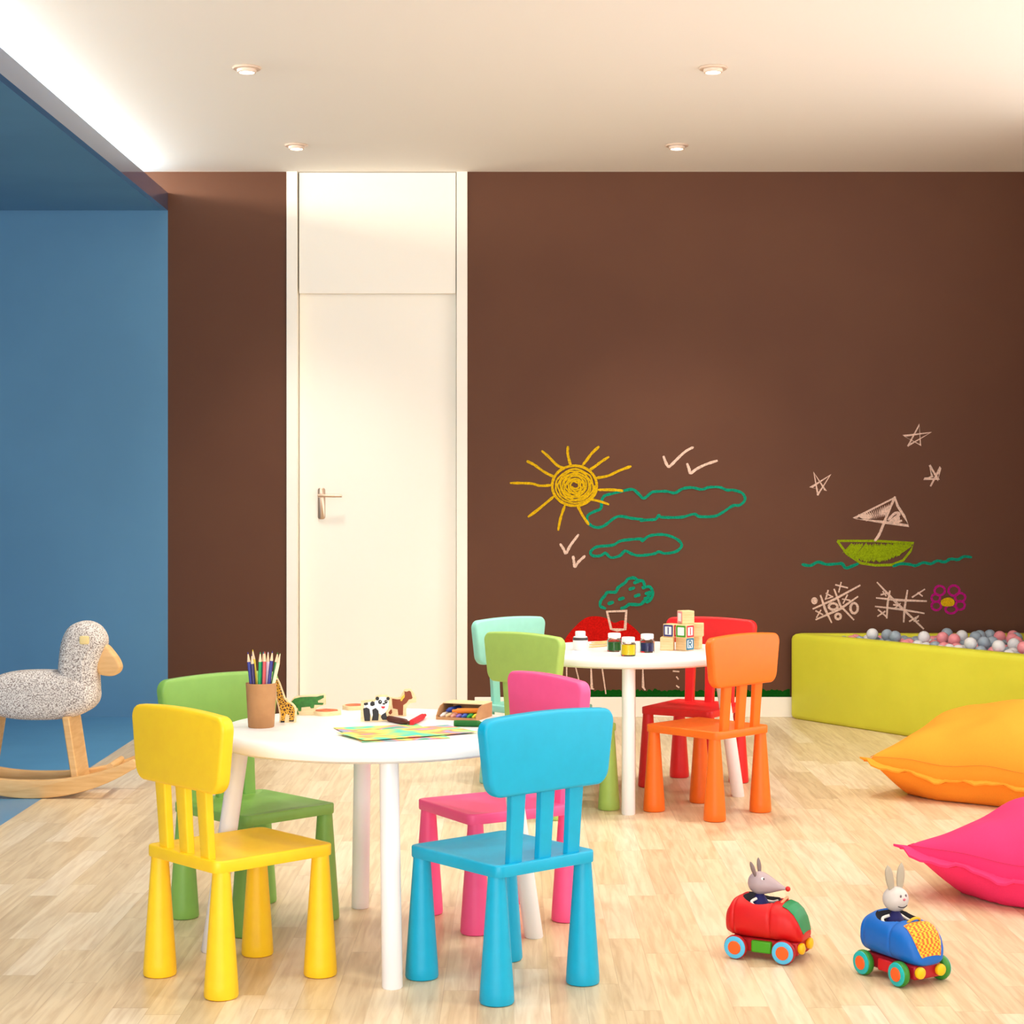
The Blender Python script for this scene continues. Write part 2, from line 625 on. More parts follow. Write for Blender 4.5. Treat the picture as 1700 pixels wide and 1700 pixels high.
# ------------------------------------------------------------------ chalk drawings on the brown wall
YC = YW - .0004
STROKE = [0]
def stroke(mb, pts, w=4.2, smooth=True, closed=False):
    if smooth and len(pts) > 2:
        pts = catmull(pts, 5, closed)
    if closed:
        pts = pts + [pts[0]]
    P = [Vector((wx(p[0]), wz(p[1]))) for p in pts]
    h = w * .55 / K
    L_, R_ = [], []
    n = len(P)
    for i in range(n):
        t = P[min(i + 1, n - 1)] - P[max(i - 1, 0)]
        if t.length < 1e-9:
            t = Vector((1, 0))
        t.normalize()
        nn = Vector((-t.y, t.x)) * h * (1 + random.uniform(-.15, .15))
        e = t * h * .6 if not closed else Vector((0, 0))
        c = P[i] - e if i == 0 else (P[i] + e if i == n - 1 else P[i])
        k = .6 if (i in (0, n - 1) and not closed) else 1
        L_.append(c + nn * k)
        R_.append(c - nn * k)
    base = YC - .0008 - .00006 * (STROKE[0] % 14)
    STROKE[0] += 1
    st = min(3e-5, .0022 / n)
    rings = [[(l.x, YC, l.y), (r.x, YC, r.y), (r.x, base - st * i, r.y), (l.x, base - st * i, l.y)] for i, (l, r) in enumerate(zip(L_, R_))]
    mb.loft(rings)

def blob(mb, pts, smooth=True):
    pts = catmull(pts, 5, True) if smooth else pts
    pts = ccw([(wx(a), wz(b)) for a, b in pts])
    mb.loft([xz(pts, YC), xz(pts, YC - .0012)])

def from_crop(x0, y0, s):
    return lambda *pts: [(x0 + a / s, y0 + b / s) for a, b in pts]

CH = {k: chalk('chalk_' + k, c) for k, c in dict(yellow=(226, 182, 22), teal=(18, 150, 118), white=(242, 208, 190),
      lime=(150, 175, 20), red=(205, 22, 16), green=(10, 84, 16), magenta=(190, 30, 130)).items()}

def drawing(mb, name, col, label, group=None):
    o = mb.build(name, CH[col], smooth=False)
    return tag(o, label, 'drawing', group or 'chalk drawings on the brown wall')

# sun
g = from_crop(840, 720, 7.083)
mb = MB()
for ray in [[(55, 580), (290, 585), (400, 612), (535, 605)], [(250, 325), (330, 365), (450, 450), (560, 505)],
            [(425, 205), (500, 270), (600, 370), (680, 405)], [(728, 155), (725, 230), (745, 320), (765, 385)],
            [(1090, 155), (1010, 230), (950, 310), (905, 365)], [(1205, 275), (1120, 330), (1040, 390), (985, 425)],
            [(1465, 385), (1330, 435), (1200, 495), (1070, 520)], [(1375, 672), (1250, 660), (1085, 660)],
            [(1205, 830), (1100, 795), (990, 770)], [(970, 1065), (900, 960), (845, 850)],
            [(615, 1130), (640, 1000), (690, 850)], [(265, 975), (380, 890), (560, 740)]]:
    stroke(mb, g(*ray), 4)
stroke(mb, g(*[(805 + 262 * cos(a), 612 + 235 * sin(a)) for a in [2 * pi * k / 20 for k in range(20)]]), 4, True, True)
sp = []
for k in range(170):
    a = 2 * pi * k / 20
    r = 235 - 200 * k / 170
    sp.append((812 + (r + random.uniform(-9, 9)) * cos(a), 612 + (r + random.uniform(-9, 9)) * .88 * sin(a)))
stroke(mb, g(*sp), 2.5)
drawing(mb, 'chalk_sun', 'yellow', 'yellow chalk sun with a scribbled centre and long rays')

# clouds
g2 = from_crop(1080, 730, 9.444)
big = g((1380, 672), (1250, 705), (1160, 730), (1125, 790), (1115, 880), (1040, 915), (960, 965), (970, 1050), (1050, 1100), (1150, 1085), (1310, 975), (1480, 995), (1640, 1015)) \
    + [(1062, 864), (1078, 863)] + g2((80, 1245), (130, 1185), (180, 1215), (480, 1215), (680, 1165), (770, 1205), (1000, 1200), (1130, 1140), (1290, 1035), (1400, 1025), (1480, 940), (1440, 840), (1300, 790), (1200, 790), (1080, 745), (920, 745), (800, 780), (650, 750), (500, 770), (380, 835), (250, 810), (60, 815)) \
    + g((1700, 700), (1620, 760), (1560, 710), (1490, 655))
mb = MB()
stroke(mb, big, 4.2, True, True)
drawing(mb, 'chalk_cloud', 'teal', 'large teal chalk cloud outline beside the yellow sun')
g3 = from_crop(820, 680, 3.4)
small = g3((545, 805), (580, 775), (670, 765), (720, 740), (830, 730), (835, 742), (880, 712), (960, 706), (1030, 730), (1060, 765), (1030, 800), (965, 812), (930, 802), (900, 815), (820, 824), (780, 815), (740, 798), (710, 825), (660, 835), (630, 810), (600, 825), (560, 825))
mb = MB()
stroke(mb, small, 4.2, True, True)
drawing(mb, 'chalk_cloud', 'teal', 'small teal chalk cloud under the large cloud')

# birds
for pts, lb in ((g2((205, 265), (240, 360), (280, 420), (330, 390), (450, 270), (560, 175), (665, 120)), 'white chalk tick bird above the large teal cloud, the higher one'),
                (g2((575, 380), (605, 460), (625, 525), (720, 460), (860, 390), (1040, 330)), 'white chalk tick bird above the large teal cloud, the lower right one'),
                (g((640, 1300), (680, 1360), (705, 1405), (760, 1310), (850, 1190)), 'white chalk tick bird below the sun, the larger upper one'),
                (g((790, 1445), (800, 1510), (810, 1565), (850, 1510), (925, 1440)), 'white chalk tick bird below the sun, the short lower one')):
    mb = MB()
    stroke(mb, pts, 4)
    drawing(mb, 'chalk_bird', 'white', lb, 'white chalk birds')

# red hill
mb = MB()
blob(mb, [(934, 1075), (940, 1058), (955, 1040), (972, 1026), (990, 1023), (1008, 1027), (1020, 1034), (1034, 1030), (1050, 1040), (1062, 1052), (1072, 1068), (1076, 1085), (1000, 1090), (940, 1088)])
drawing(mb, 'chalk_hill', 'red', 'solid red chalk mound behind the far table\'s paint jars')

# tree in a pot
YC -= .0014
g4 = from_crop(980, 940, 12.143)
mb = MB()
stroke(mb, g4((300, 850), (200, 800), (215, 690), (290, 600), (350, 525), (510, 520), (560, 430), (700, 330), (760, 255), (880, 235), (960, 285), (1060, 300), (1090, 400), (1050, 440), (1180, 410), (1240, 470), (1260, 560), (1220, 660), (1150, 720), (1100, 690), (1010, 770), (860, 770), (780, 770), (700, 825), (620, 850)), 4.6)
for a, b in ((410, 740), (625, 655), (835, 450), (945, 590), (930, 320), (1160, 540), (1140, 640), (1200, 560)):
    stroke(mb, g4((a - 45, b + 15), (a, b), (a + 45, b - 15)), 5)
drawing(mb, 'chalk_tree', 'teal', 'teal chalk tree crown with dots above the drawn pot')
mb = MB()
stroke(mb, g4((335, 915), (725, 900), (700, 1270), (540, 1285), (420, 1265), (335, 915)), 4.4, False)
drawing(mb, 'chalk_pot', 'white', 'white chalk flower pot under the teal tree')

# grass + sticks under the far table
mb = MB()
top = []
x = 975
while x < 1312:
    top.append((x, 1146 + random.uniform(-3, 2)))
    x += 3
pts = ccw([(wx(a), wz(b)) for a, b in top + [(1312, 1157), (975, 1157)]])
mb.loft([xz(pts, YW - .0004), xz(pts, YW - .0016)])
drawing(mb, 'chalk_grass', 'green', 'dark green chalk grass band above the white baseboard')['kind'] = 'thing'
g5 = from_crop(920, 1095, 6.538)
for s_, lb in (([(135, 60), (136, 190)], 'upright white chalk stick below the far table, leftmost'),
               ([(235, 90), (265, 210)], 'short slanted white chalk stick below the far table'),
               ([(400, 90), (408, 320), (425, 318)], 'white chalk stick with a small foot, left of the far table leg'),
               ([(520, 90), (560, 365)], 'long slanted white chalk stick ending in the chalk grass by the table leg'),
               ([(962, 90), (965, 300), (985, 325)], 'white chalk stick with a foot, right of the far table leg')):
    mb = MB()
    stroke(mb, g5(*s_), 3.6, False)
    drawing(mb, 'chalk_stick', 'white', lb, 'white chalk sticks below the far table')
ft = thing('chalk_flower', 'white chalk petals half hidden by the red chair post', 'drawing', (0, 0, 0), 0, 'chalk drawings on the brown wall')
for s_ in ([(1295, 125), (1350, 130)], [(1330, 190), (1345, 210)], [(1330, 285), (1350, 300)], [(1500, 135), (1525, 120)]):
    mb = MB()
    stroke(mb, g5(*s_), 3.6, False)
    mb.build('petal', CH['white'], ft, smooth=False)
YC = YW - .0004

# stars
gs = from_crop(1380, 690, 6.538)
g6 = from_crop(1280, 680, 3.864)
for pts, lb in ((gs((835, 325), (955, 100), (968, 320), (785, 220), (1080, 183), (835, 325)), 'white chalk star, the highest of the three'),
                (gs((1080, 760), (1185, 560), (1160, 700), (1070, 540), (1095, 660), (1005, 685), (1165, 690), (1070, 545)), 'white chalk star right above the boat\'s sail, with a tail'),
                (g6((300, 545), (275, 405), (350, 520), (255, 500), (380, 420), (300, 545)), 'white chalk star on the left of the drawn boat')):
    mb = MB()
    stroke(mb, pts, 4, False)
    drawing(mb, 'chalk_star', 'white', lb, 'white chalk stars')

# boat
mb = MB()
hull = [(65, 1360), (480, 1360), (895, 1385), (860, 1470), (780, 1570), (660, 1620), (480, 1625), (320, 1600), (170, 1500)]
stroke(mb, gs(*hull), 3.8, False, True)
zz = []
for k in range(44):
    t = k / 43
    xa = 170 + 650 * t
    dep = 1400 + 185 * (1 - (abs((xa - 480) / 420)) ** 2.2)
    zz.append((xa + 50, 1395 + random.uniform(-5, 18)))
    zz.append((xa - 40, dep + random.uniform(-14, 6)))
stroke(mb, gs(*zz), 5.2, False)
drawing(mb, 'chalk_boat_hull', 'lime', 'lime green scribbled chalk boat hull on the teal waves')
mb = MB()
stroke(mb, gs((475, 1355), (520, 1290), (570, 1170), (630, 1020), (690, 885)), 4)
stroke(mb, gs((690, 890), (245, 1115), (560, 1155), (840, 1195), (790, 1090), (720, 980), (690, 890)), 4.4, False)
zz = []
for k in range(16):
    t = k / 15
    zz += [(300 + 330 * t, 1085 - 110 * t), (380 + 230 * t, 1130 - 60 * t)]
stroke(mb, gs(*zz), 5, False)
stroke(mb, gs((620, 1130), (690, 1060), (740, 1070), (640, 1150), (740, 1110), (680, 1160), (760, 1140)), 4)
drawing(mb, 'chalk_sail', 'white', 'white chalk triangular sail and mast of the drawn boat')
mb = MB()
zz = [(1332, 937), (1345, 939), (1358, 933), (1372, 937), (1390, 936), (1398, 936), (1404, 943), (1414, 940), (1424, 936)]
stroke(mb, zz, 4.4)
zz = [(1483, 940), (1495, 936), (1510, 937), (1520, 939), (1533, 934), (1545, 936), (1556, 931), (1568, 933), (1578, 928), (1590, 929), (1600, 924), (1612, 925)]
stroke(mb, zz, 4.4)
drawing(mb, 'chalk_waves', 'teal', 'teal chalk wavy water line under the boat')

# noughts and crosses
gt = from_crop(1320, 940, 5.3125)
def ring(a, b, r, rr=None):
    return [(a + r * cos(2 * pi * k / 10), b + (rr or r) * sin(2 * pi * k / 10)) for k in range(10)]
mb = MB()
for s_ in ([(160, 375), (350, 290), (570, 170)], [(185, 470), (400, 375), (550, 270)], [(225, 260), (265, 380), (320, 495)], [(345, 205), (400, 350), (515, 470)],
           [(360, 165), (460, 190)], [(405, 145), (385, 225)], [(290, 215), (270, 290), (330, 270)], [(275, 240), (320, 265)],
           [(420, 290), (480, 300)], [(460, 255), (425, 325)], [(185, 395), (240, 425)], [(225, 390), (190, 450)]):
    stroke(mb, gt(*s_), 3.6, False)
for c_ in ((335, 355, 38, 28), (520, 370, 32, 45), (378, 443, 24, 24), (170, 305, 18, 20), (170, 305, 8, 8)):
    stroke(mb, gt(*ring(*c_)), 3.6, True, True)
drawing(mb, 'chalk_noughts_and_crosses', 'white', 'white chalk noughts and crosses game, the crowded left one')
mb = MB()
for s_ in ([(725, 145), (890, 320), (1130, 550)], [(720, 280), (900, 298), (1155, 308)], [(710, 355), (930, 380), (1135, 415)], [(835, 220), (815, 330), (808, 455)],
           [(990, 215), (965, 370), (957, 490)], [(1035, 272), (1140, 205)], [(1085, 235), (1120, 262)], [(735, 385), (800, 440)], [(730, 440), (790, 400)],
           [(760, 250), (830, 235)], [(775, 225), (800, 260)], [(870, 340), (920, 345)], [(880, 370), (925, 330)], [(1010, 485), (1090, 440), (1050, 490), (1085, 480)]):
    stroke(mb, gt(*s_), 3.6, False)
drawing(mb, 'chalk_noughts_and_crosses', 'white', 'white chalk noughts and crosses game next to the magenta flower')
mb = MB()
for a, b, r, q in ((1275, 215, 45, 42), (1400, 215, 48, 45), (1240, 280, 38, 34), (1455, 275, 45, 38), (1245, 350, 42, 38), (1455, 345, 40, 38), (1375, 380, 50, 36)):
    stroke(mb, gt(*ring(a, b, r, q)), 3.4, True, True)
drawing(mb, 'chalk_flower', 'magenta', 'magenta chalk flower with a yellow centre')
mb = MB()
YC -= .0016
blob(mb, gt((1290, 300), (1350, 275), (1400, 300), (1395, 345), (1330, 355), (1290, 340)))
YC += .0016
fl = bpy.data.objects['chalk_flower.001']
ce = mb.build('flower_centre', CH['yellow'], fl, smooth=False)

# ------------------------------------------------------------------ chairs
def make_chair(label, m, loc, rz):
    t = thing('child_chair', label, 'chair', loc, rz, 'plastic chairs around the white tables')
    for sx in (-1, 1):
        for sy in (-1, 1):
            MB().lathe([(.033, 0), (.0365, .002), (.038, .006), (.0368, .030), (.0200, .268), (.0195, .278)], 40).build('leg', m, t, loc=(sx * .1250, sy * .1340, 0))
    rings = []
    for d, z in ((.006, .2735), (.001, .2745), (0, .2775), (0, .2970), (.0012, .2995), (.004, .3005), (.012, .3003), (.024, .2975), (.05, .2955)):
        rings.append([(x, y, z) for x, y in rrect(.290 - 2 * d, .322 - 2 * d, max(.022 - d, .004), 6)])
    MB().loft(rings).build('seat', m, t, sharp=50)
    for x in (-.084, 0, .084):
        mb = MB()
        rg = []
        for z, w in ((.292, .036), (.36, .037), (.44, .041), (.47, .041)):
            y = -.140 - .012 * (z - .29) / .17
            rg.append([(x + a, y + b, z) for a, b in rrect(w, .020, .0045, 3)])
        mb.loft(rg)
        mb.build('back_post', m, t)
    ol = [(x, z + .533) for x, z in rrect(.384, .170, .034, 8, .006, .125)]
    mb = MB()
    mb.loft(slab_rings(ol, -.017, .017, .009, 4))
    bk = mb.build('backrest', m, t, sharp=60)
    bk.location = (0, -.156, 0)
    return t

def yaw(fx, fy):
    return atan2(fy, fx) - pi / 2

chairs = [
    ('yellow plastic child chair at the near table, seen from behind', (252, 204, 30), (-.625, 4.127), (.735, .68)),
    ('bright cyan plastic child chair at the near table, seen from behind', (0, 164, 204), (-.027, 4.083), (-.643, .766)),
    ('mid green plastic child chair behind the yellow one at the near table', (128, 176, 82), (-.672, 4.681), (.70, -.715)),
    ('pink plastic child chair behind the cyan one at the near table', (252, 92, 152), (-.0445, 4.695), (-.86, -.51)),
    ('light olive green child chair in front of the pale aqua one at the far table', (166, 200, 100), (.148, 6.288), (.72, .69)),
    ('pale aqua child chair behind the olive green one at the far table', (154, 222, 206), (.09, 6.86), (.70, -.715)),
    ('red plastic child chair behind the orange one at the far table', (226, 36, 38), (.68, 6.83), (-.515, -.857)),
    ('orange plastic child chair at the far table, seen from behind', (238, 112, 24), (.669, 6.253), (-.705, .709)),
]
for i, (lb, c, p, f) in enumerate(chairs):
    make_chair(lb, plastic('chair_plastic_%d' % i, c), (p[0], p[1], 0), yaw(*f))

# ------------------------------------------------------------------ tables
TT = .533
TR = .385
def make_table(label, loc, rz):
    t = thing('round_table', label, 'table', loc, rz, 'round white children\'s tables')
    R = TR
    MB().lathe([(.001, TT - .040), (R - .05, TT - .040), (R - .012, TT - .038), (R - .003, TT - .032), (R, TT - .022), (R - .002, TT - .012), (R - .008, TT - .004), (R - .018, TT - .0008), (R - .05, TT), (.001, TT)], 96).build('tabletop', M['tabletop'], t)
    for k in range(4):
        a = k * pi / 2
        p0 = Vector((.395 * cos(a), .395 * sin(a), 0))
        p1 = Vector((.325 * cos(a), .325 * sin(a), TT - .039))
        mb = MB()
        n = 8
        rg = []
        for j, (t_, r) in enumerate(((0, .0215), (.006, .0235), (.5, .0228), (1, .0222))):
            p = p0.lerp(p1, t_)
            rg.append([(p.x + r * cos(2 * pi * q / 28), p.y + r * sin(2 * pi * q / 28), p.z) for q in range(28)])
        mb.loft(rg)
        mb.build('leg', M['tabletop'], t)
    return t
make_table('round white table in front with the pencil cup and toy animals', (-.339, 4.41, 0), radians(10))
make_table('round white table at the back with paint jars and letter blocks', (.42, 6.585, 0), radians(-4))

def onp(px, py, h=TT):
    """floor-plan point of something standing at height h that the photo shows at (px, py)"""
    d = (CAM_Z - h) * FPX / (py - PY)
    return ((px - PX) * d / FPX, d)

# ------------------------------------------------------------------ near table: pencil cup
cx_, cy_ = -.613, 4.385
cup = thing('pencil_cup', 'brown cardboard cup of coloured pencils on the near table', 'cup', (cx_, cy_, TT))
MB().lathe([(.001, 0), (.030, 0), (.0315, .002), (.0372, .106), (.0366, .1075), (.0358, .106), (.0300, .006), (.001, .006)], 40).build('cup_wall', M['card'], cup)
pencils = [((40, 48, 150), -.0275, .004, -.10, .078, 'blue pencil leaning left at the left rim of the cup'),
           ((58, 40, 100), -.018, -.010, -.07, .074, 'dark violet pencil second from the left in the cup'),
           ((226, 200, 30), -.012, .012, -.10, .084, 'yellow pencil leaning left in the cup'),
           ((0, 160, 84), -.004, -.016, .02, .079, 'bright green pencil in the middle front of the cup'),
           ((30, 130, 160), .003, .006, .02, .078, 'teal pencil behind the bright green one in the cup'),
           ((214, 84, 88), .009, -.016, .03, .080, 'coral red pencil right of the middle of the cup'),
           ((236, 215, 240), .016, .002, .04, .078, 'pale lilac pencil right of the red one in the cup'),
           ((42, 44, 140), .021, -.012, .10, .082, 'navy pencil towards the right of the cup'),
           ((232, 240, 190), .026, -.010, .22, .079, 'pale cream green pencil leaning far right in the cup'),
           ((36, 130, 50), .026, .006, .16, .079, 'dark green pencil at the right rim of the cup')]
lead_wood = mat('pencil_bare_wood', rgb(240, 208, 172), .7)
for c, dx, dy, lean, up, lb in pencils:
    m = mat('pencil_paint', rgb(*c), .4)
    p = thing('pencil', lb, 'pencil', (cx_ + dx * .72 - lean * .045, cy_ + dy * .8, TT + .0075), 0, 'coloured pencils in the cup')
    p.rotation_euler = (0, lean, 0)
    LN = .108 + up - .035
    r = .0042
    MB().lathe([(r, .0), (r, LN)], 6).build('pencil_barrel', m, p, sharp=20)
    MB().lathe([(r * .98, LN), (.0014, LN + .019)], 12).build('sharpened_cone', lead_wood, p)
    MB().lathe([(.0015, LN + .019), (.0002, LN + .024)], 10).build('lead', m, p)

# ------------------------------------------------------------------ near table: cut-out wooden animals
def cutout(name, label, cat, base_px, outline, s, paint, pmat, th=.012, rz=0, extra=(), foot=None, d_off=.0028):
    """outline in crop pixels (x right, y down); s metres per crop pixel; base_px = crop pixel that rests on the table"""
    bx, by, wxx, wyy = base_px
    t = thing(name, label, cat, (wxx, wyy, TT), rz, 'painted wooden animals on the near table')
    cv = lambda P: ccw([((a - bx) * s, (by - b) * s) for a, b in P])
    ol = cv(outline)
    board = [(x, max(0.0, z)) for x, z in offset(ol, -d_off)]
    if foot:
        board = cv(foot)
        board = [(x, max(0.0, z)) for x, z in board]
    mb = MB()
    mb.loft([xz(board, -th / 2), xz(board, th / 2)])
    mb.build('board', M['ply'], t, smooth=False)
    for i, (nm, P, m) in enumerate([('painted_coat', paint, pmat)] + list(extra)):
        if P is None:
            continue
        pl = cv(P)
        y0 = -th / 2 - .0003 - .0005 * (1 if i else 0)
        mb = MB()
        mb.loft([xz(pl, y0), xz(pl, y0 - .0006)])
        mb.build(nm, m, t, smooth=False)
    return t
black = mat('black_paint', rgb(28, 22, 24), .5)
whitep = mat('white_paint', rgb(245, 242, 238), .5)
greenp = vary(mat('crocodile_green_paint', rgb(48, 122, 34), .5), rgb(38, 104, 30), 120)
brownp = mat('horse_brown_paint', rgb(136, 58, 20), .5)
manep = mat('mane_yellow_paint', rgb(235, 190, 60), .5)
redp = mat('red_mouth_paint', rgb(214, 40, 60), .5)
def spx(d, s): return d / FPX / s

gir = [(150, 600), (200, 560), (250, 590), (285, 650), (330, 780), (390, 960), (440, 1020), (520, 1060), (580, 1120), (610, 1200), (600, 1300), (585, 1415), (490, 1415), (500, 1290), (430, 1265), (410, 1330), (400, 1435), (320, 1435), (330, 1300), (300, 1130), (250, 950), (240, 760), (225, 690), (160, 700), (130, 660)]
x, y = onp(440 + 440 / 12.14, 1199)
cutout('toy_giraffe', 'spotted wooden giraffe cut-out standing right of the pencil cup', 'toy animal', (440, 1440, x, y), gir, spx(y, 12.14), gir, M['giraffe'], rz=0,
       extra=[('hoof', [(322, 1405), (402, 1405), (400, 1438), (320, 1438)], black), ('hoof', [(492, 1392), (586, 1392), (585, 1418), (490, 1418)], black)],
       foot=[(125, 540), (200, 535), (262, 565), (300, 640), (350, 780), (412, 950), (470, 1005), (560, 1060), (615, 1120), (640, 1200), (632, 1320), (625, 1440), (290, 1440), (300, 1300), (270, 1130), (225, 970), (215, 720), (130, 720)])
cro = [(530, 1030), (600, 960), (720, 930), (900, 920), (1050, 920), (1120, 900), (1190, 890), (1190, 940), (1130, 975), (1070, 1000), (1075, 1040), (1190, 1045), (1170, 1085), (1000, 1085), (990, 1150), (930, 1155), (910, 1120), (740, 1135), (735, 1210), (680, 1210), (665, 1150), (600, 1120), (560, 1070)]
x, y = onp(440 + 860 / 12.14, 1187)
cutout('toy_crocodile', 'green wooden crocodile cut-out with open jaws behind the giraffe', 'toy animal', (860, 1295, x, y), cro, spx(y, 12.14), cro, greenp, rz=0,
       extra=[('foot', [(625, 1190), (660, 1200), (690, 1270), (670, 1285), (640, 1250)], greenp)],
       foot=[(500, 1040), (590, 930), (720, 900), (900, 885), (1050, 885), (1200, 860), (1225, 900), (1225, 1080), (1100, 1120), (1030, 1170), (980, 1295), (640, 1295), (590, 1180), (530, 1090)])

gp = 10.625
pan_board = [(415, 708), (420, 350), (500, 340), (660, 330), (680, 260), (760, 245), (880, 250), (940, 290), (955, 400), (940, 500), (900, 560), (915, 640), (905, 700), (720, 712), (450, 712)]
pan_white = [(475, 440), (480, 400), (560, 365), (660, 360), (700, 320), (760, 275), (850, 275), (900, 320), (915, 400), (900, 480), (840, 560), (780, 600), (730, 560), (640, 560), (610, 640), (580, 560), (480, 480)]
def ell(a, b, r, q, n=14):
    return [(a + r * cos(2 * pi * k / n), b + q * sin(2 * pi * k / n)) for k in range(n)]
x, y = onp(560 + 660 / gp, 1197.5)
pt = cutout('toy_panda', 'black and white wooden panda cut-out in the middle of the near table', 'toy animal', (660, 712, x, y), pan_white, spx(y, gp), pan_white, whitep,
       extra=[('back_patch', [(472, 385), (540, 372), (548, 410), (500, 428), (474, 415)], black), ('back_patch', [(585, 380), (620, 350), (660, 365), (665, 420), (620, 440), (585, 425)], black),
              ('hind_leg', [(460, 480), (520, 460), (572, 490), (585, 590), (580, 700), (485, 700), (470, 600)], black),
              ('front_leg', [(620, 500), (680, 470), (730, 520), (735, 600), (725, 690), (612, 690), (630, 600)], black),
              ('paw', [(790, 590), (860, 545), (870, 610), (905, 640), (895, 680), (800, 680), (770, 630)], black),
              ('ear', ell(710, 305, 32, 34), black), ('ear', ell(898, 305, 30, 30), black),
              ('eye_patch', ell(757, 365, 34, 38), black), ('eye_patch', ell(862, 360, 28, 34), black),
              ('nose', ell(825, 398, 26, 14), black), ('mouth', [(775, 442), (850, 442), (835, 475), (812, 484), (785, 470)], redp)],
       foot=pan_board, th=.012)
for e_ in kids(pt):
    if e_.name.startswith('eye_patch'):
        cxm = sum(v.co.x for v in e_.data.vertices) / len(e_.data.vertices)
        czm = sum(v.co.z for v in e_.data.vertices) / len(e_.data.vertices)
        MB().ball(.0011, (cxm + .0008, -.0078, czm + .0012), (1, .4, 1), 10, 8).build('eye', whitep, e_)
hor = [(970, 310), (1060, 325), (1120, 320), (1160, 270), (1190, 225), (1185, 178), (1215, 190), (1240, 185), (1270, 170), (1300, 190), (1330, 295), (1310, 318), (1265, 325), (1225, 385), (1165, 425), (1160, 600), (1080, 600), (1068, 500), (985, 482), (972, 400)]
x, y = onp(560 + 1100 / gp, 1188.5)
cutout('toy_horse', 'brown wooden horse cut-out peeking out behind the panda', 'toy animal', (1100, 620, x, y), hor, spx(y, gp), hor, brownp,
       extra=[('mane', [(1115, 345), (1130, 290), (1165, 250), (1195, 235), (1190, 285), (1160, 320), (1140, 355)], manep), ('tail', [(900, 560), (925, 510), (965, 500), (970, 560), (940, 592)], brownp)],
       foot=[(890, 480), (950, 290), (1060, 300), (1110, 280), (1160, 190), (1180, 150), (1290, 140), (1340, 200), (1395, 310), (1390, 375), (1290, 395), (1240, 440), (1215, 500), (1215, 620), (900, 620)])

# flat painted pieces
def flat_piece(label, px, py, w, dp, rz, seed):
    x, y = onp(px, py)
    t = thing('wooden_animal_piece', label, 'toy animal', (x, y, TT), rz, 'painted wooden animals on the near table')
    rd = random.Random(seed)
    ol = [(w / 2 * cos(a) * (1 + rd.uniform(-.12, .1)), dp / 2 * sin(a) * (1 + rd.uniform(-.12, .1))) for a in [2 * pi * k / 12 for k in range(12)]]
    ol = catmull(ol, 4, True)
    MB().loft([[(a, b, 0) for a, b in ol], [(a, b, .0105) for a, b in ol]]).build('board', M['ply'], t)
    il = [(a * .78, b * .78) for a, b in ol]
    MB().loft([[(a, b, .0106) for a, b in il], [(a, b, .0112) for a, b in il]]).build('painted_coat', vary(mat('orange_animal_paint', rgb(236, 110, 22), .5), rgb(190, 70, 20), 60), t)
flat_piece('orange painted wooden piece lying flat beside the crocodile', 543, 1186, .074, .075, .2, 3)
flat_piece('orange painted wooden piece lying flat behind the panda\'s back', 588, 1177, .060, .07, -.3, 5)

# crayons
def crayon(label, c, p0, p1, r=.0068, z=TT, parent_group='wax crayons on the near table'):
    a, b = Vector((*p0, 0)), Vector((*p1, 0))
    L_ = (b - a).length
    t = thing('wax_crayon', label, 'crayon', (a.x, a.y, z + r), 0, parent_group)
    t.rotation_euler = (0, 0, atan2(b.y - a.y, b.x - a.x))
    m = mat('wax_crayon', rgb(*c), .5)
    m2 = mat('crayon_wrapper', rgb(*[min(255, v * .9 + 6) for v in c]), .7)
    R = Matrix.Rotation(pi / 2, 4, 'Y')
    MB().lathe([(r * .97, 0), (r * .97, L_ * .80), (r * .62, L_ * .86), (r * .5, L_ * .985), (r * .3, L_)], 20, R).build('wax_stick', m, t)
    MB().lathe([(r, L_ * .06), (r, L_ * .74)], 20, R, cap=False).build('paper_wrapper', m2, t)
    return t
crayon('dark brown wax crayon in front of the horse', (88, 38, 24), onp(646, 1198), onp(680, 1205), .0075)
crayon('red wax crayon touching the end of the brown one', (222, 20, 40), onp(683, 1205), onp(706, 1192), .0075)
crayon('green wax crayon lying in front of the crayon box', (8, 100, 24), onp(754, 1206), onp(806, 1207), .0078)

# crayon box
BX, BY, BA = -.195, 4.53, radians(-20)
bw, bd, bh = .108, .112, .036
box = thing('crayon_box', 'open cardboard crayon box with curved sides on the near table', 'box', (BX, BY, TT), BA)
boxin = mat('box_inside', rgb(96, 62, 44), .85)
MB().box(0, bw, 0, bd, 0, .002).build('box_base', M['card'], box)
side = [(0, .002), (bd, .002), (bd, bh), (.045, bh), (.026, bh * .9), (.012, bh * .65), (.003, bh * .35), (0, .010)]
for x0 in (0, bw - .002):
    MB().loft([[(x0, a, b) for a, b in side], [(x0 + .002, a, b) for a, b in side]]).build('side_panel', M['card'], box)
MB().box(.002, bw - .002, bd - .002, bd, .002, bh).build('back_panel', M['card'], box)
MB().box(0, bw, .045, bd, bh, bh + .002).build('lid_panel', M['ply'], box)
MB().box(.002, bw - .002, 0, .002, .002, .007).build('front_lip', M['card'], box)
def bxp(u, v): return (BX + u * cos(BA) - v * sin(BA), BY + u * sin(BA) + v * cos(BA))
for k, (c, nm) in enumerate((((236, 226, 222), 'white'), ((226, 196, 150), 'tan'), ((240, 170, 150), 'peach'), ((140, 110, 190), 'violet'), ((50, 90, 180), 'mid blue'), ((40, 150, 60), 'leaf green'), ((220, 210, 50), 'yellow'))):
    u = .0105 + k * .0144
    crayon(nm + ' wax crayon in the bottom layer of the open crayon box', c, bxp(u, .088), bxp(u, .006), .0066, TT + .0022, 'wax crayons inside the crayon box')
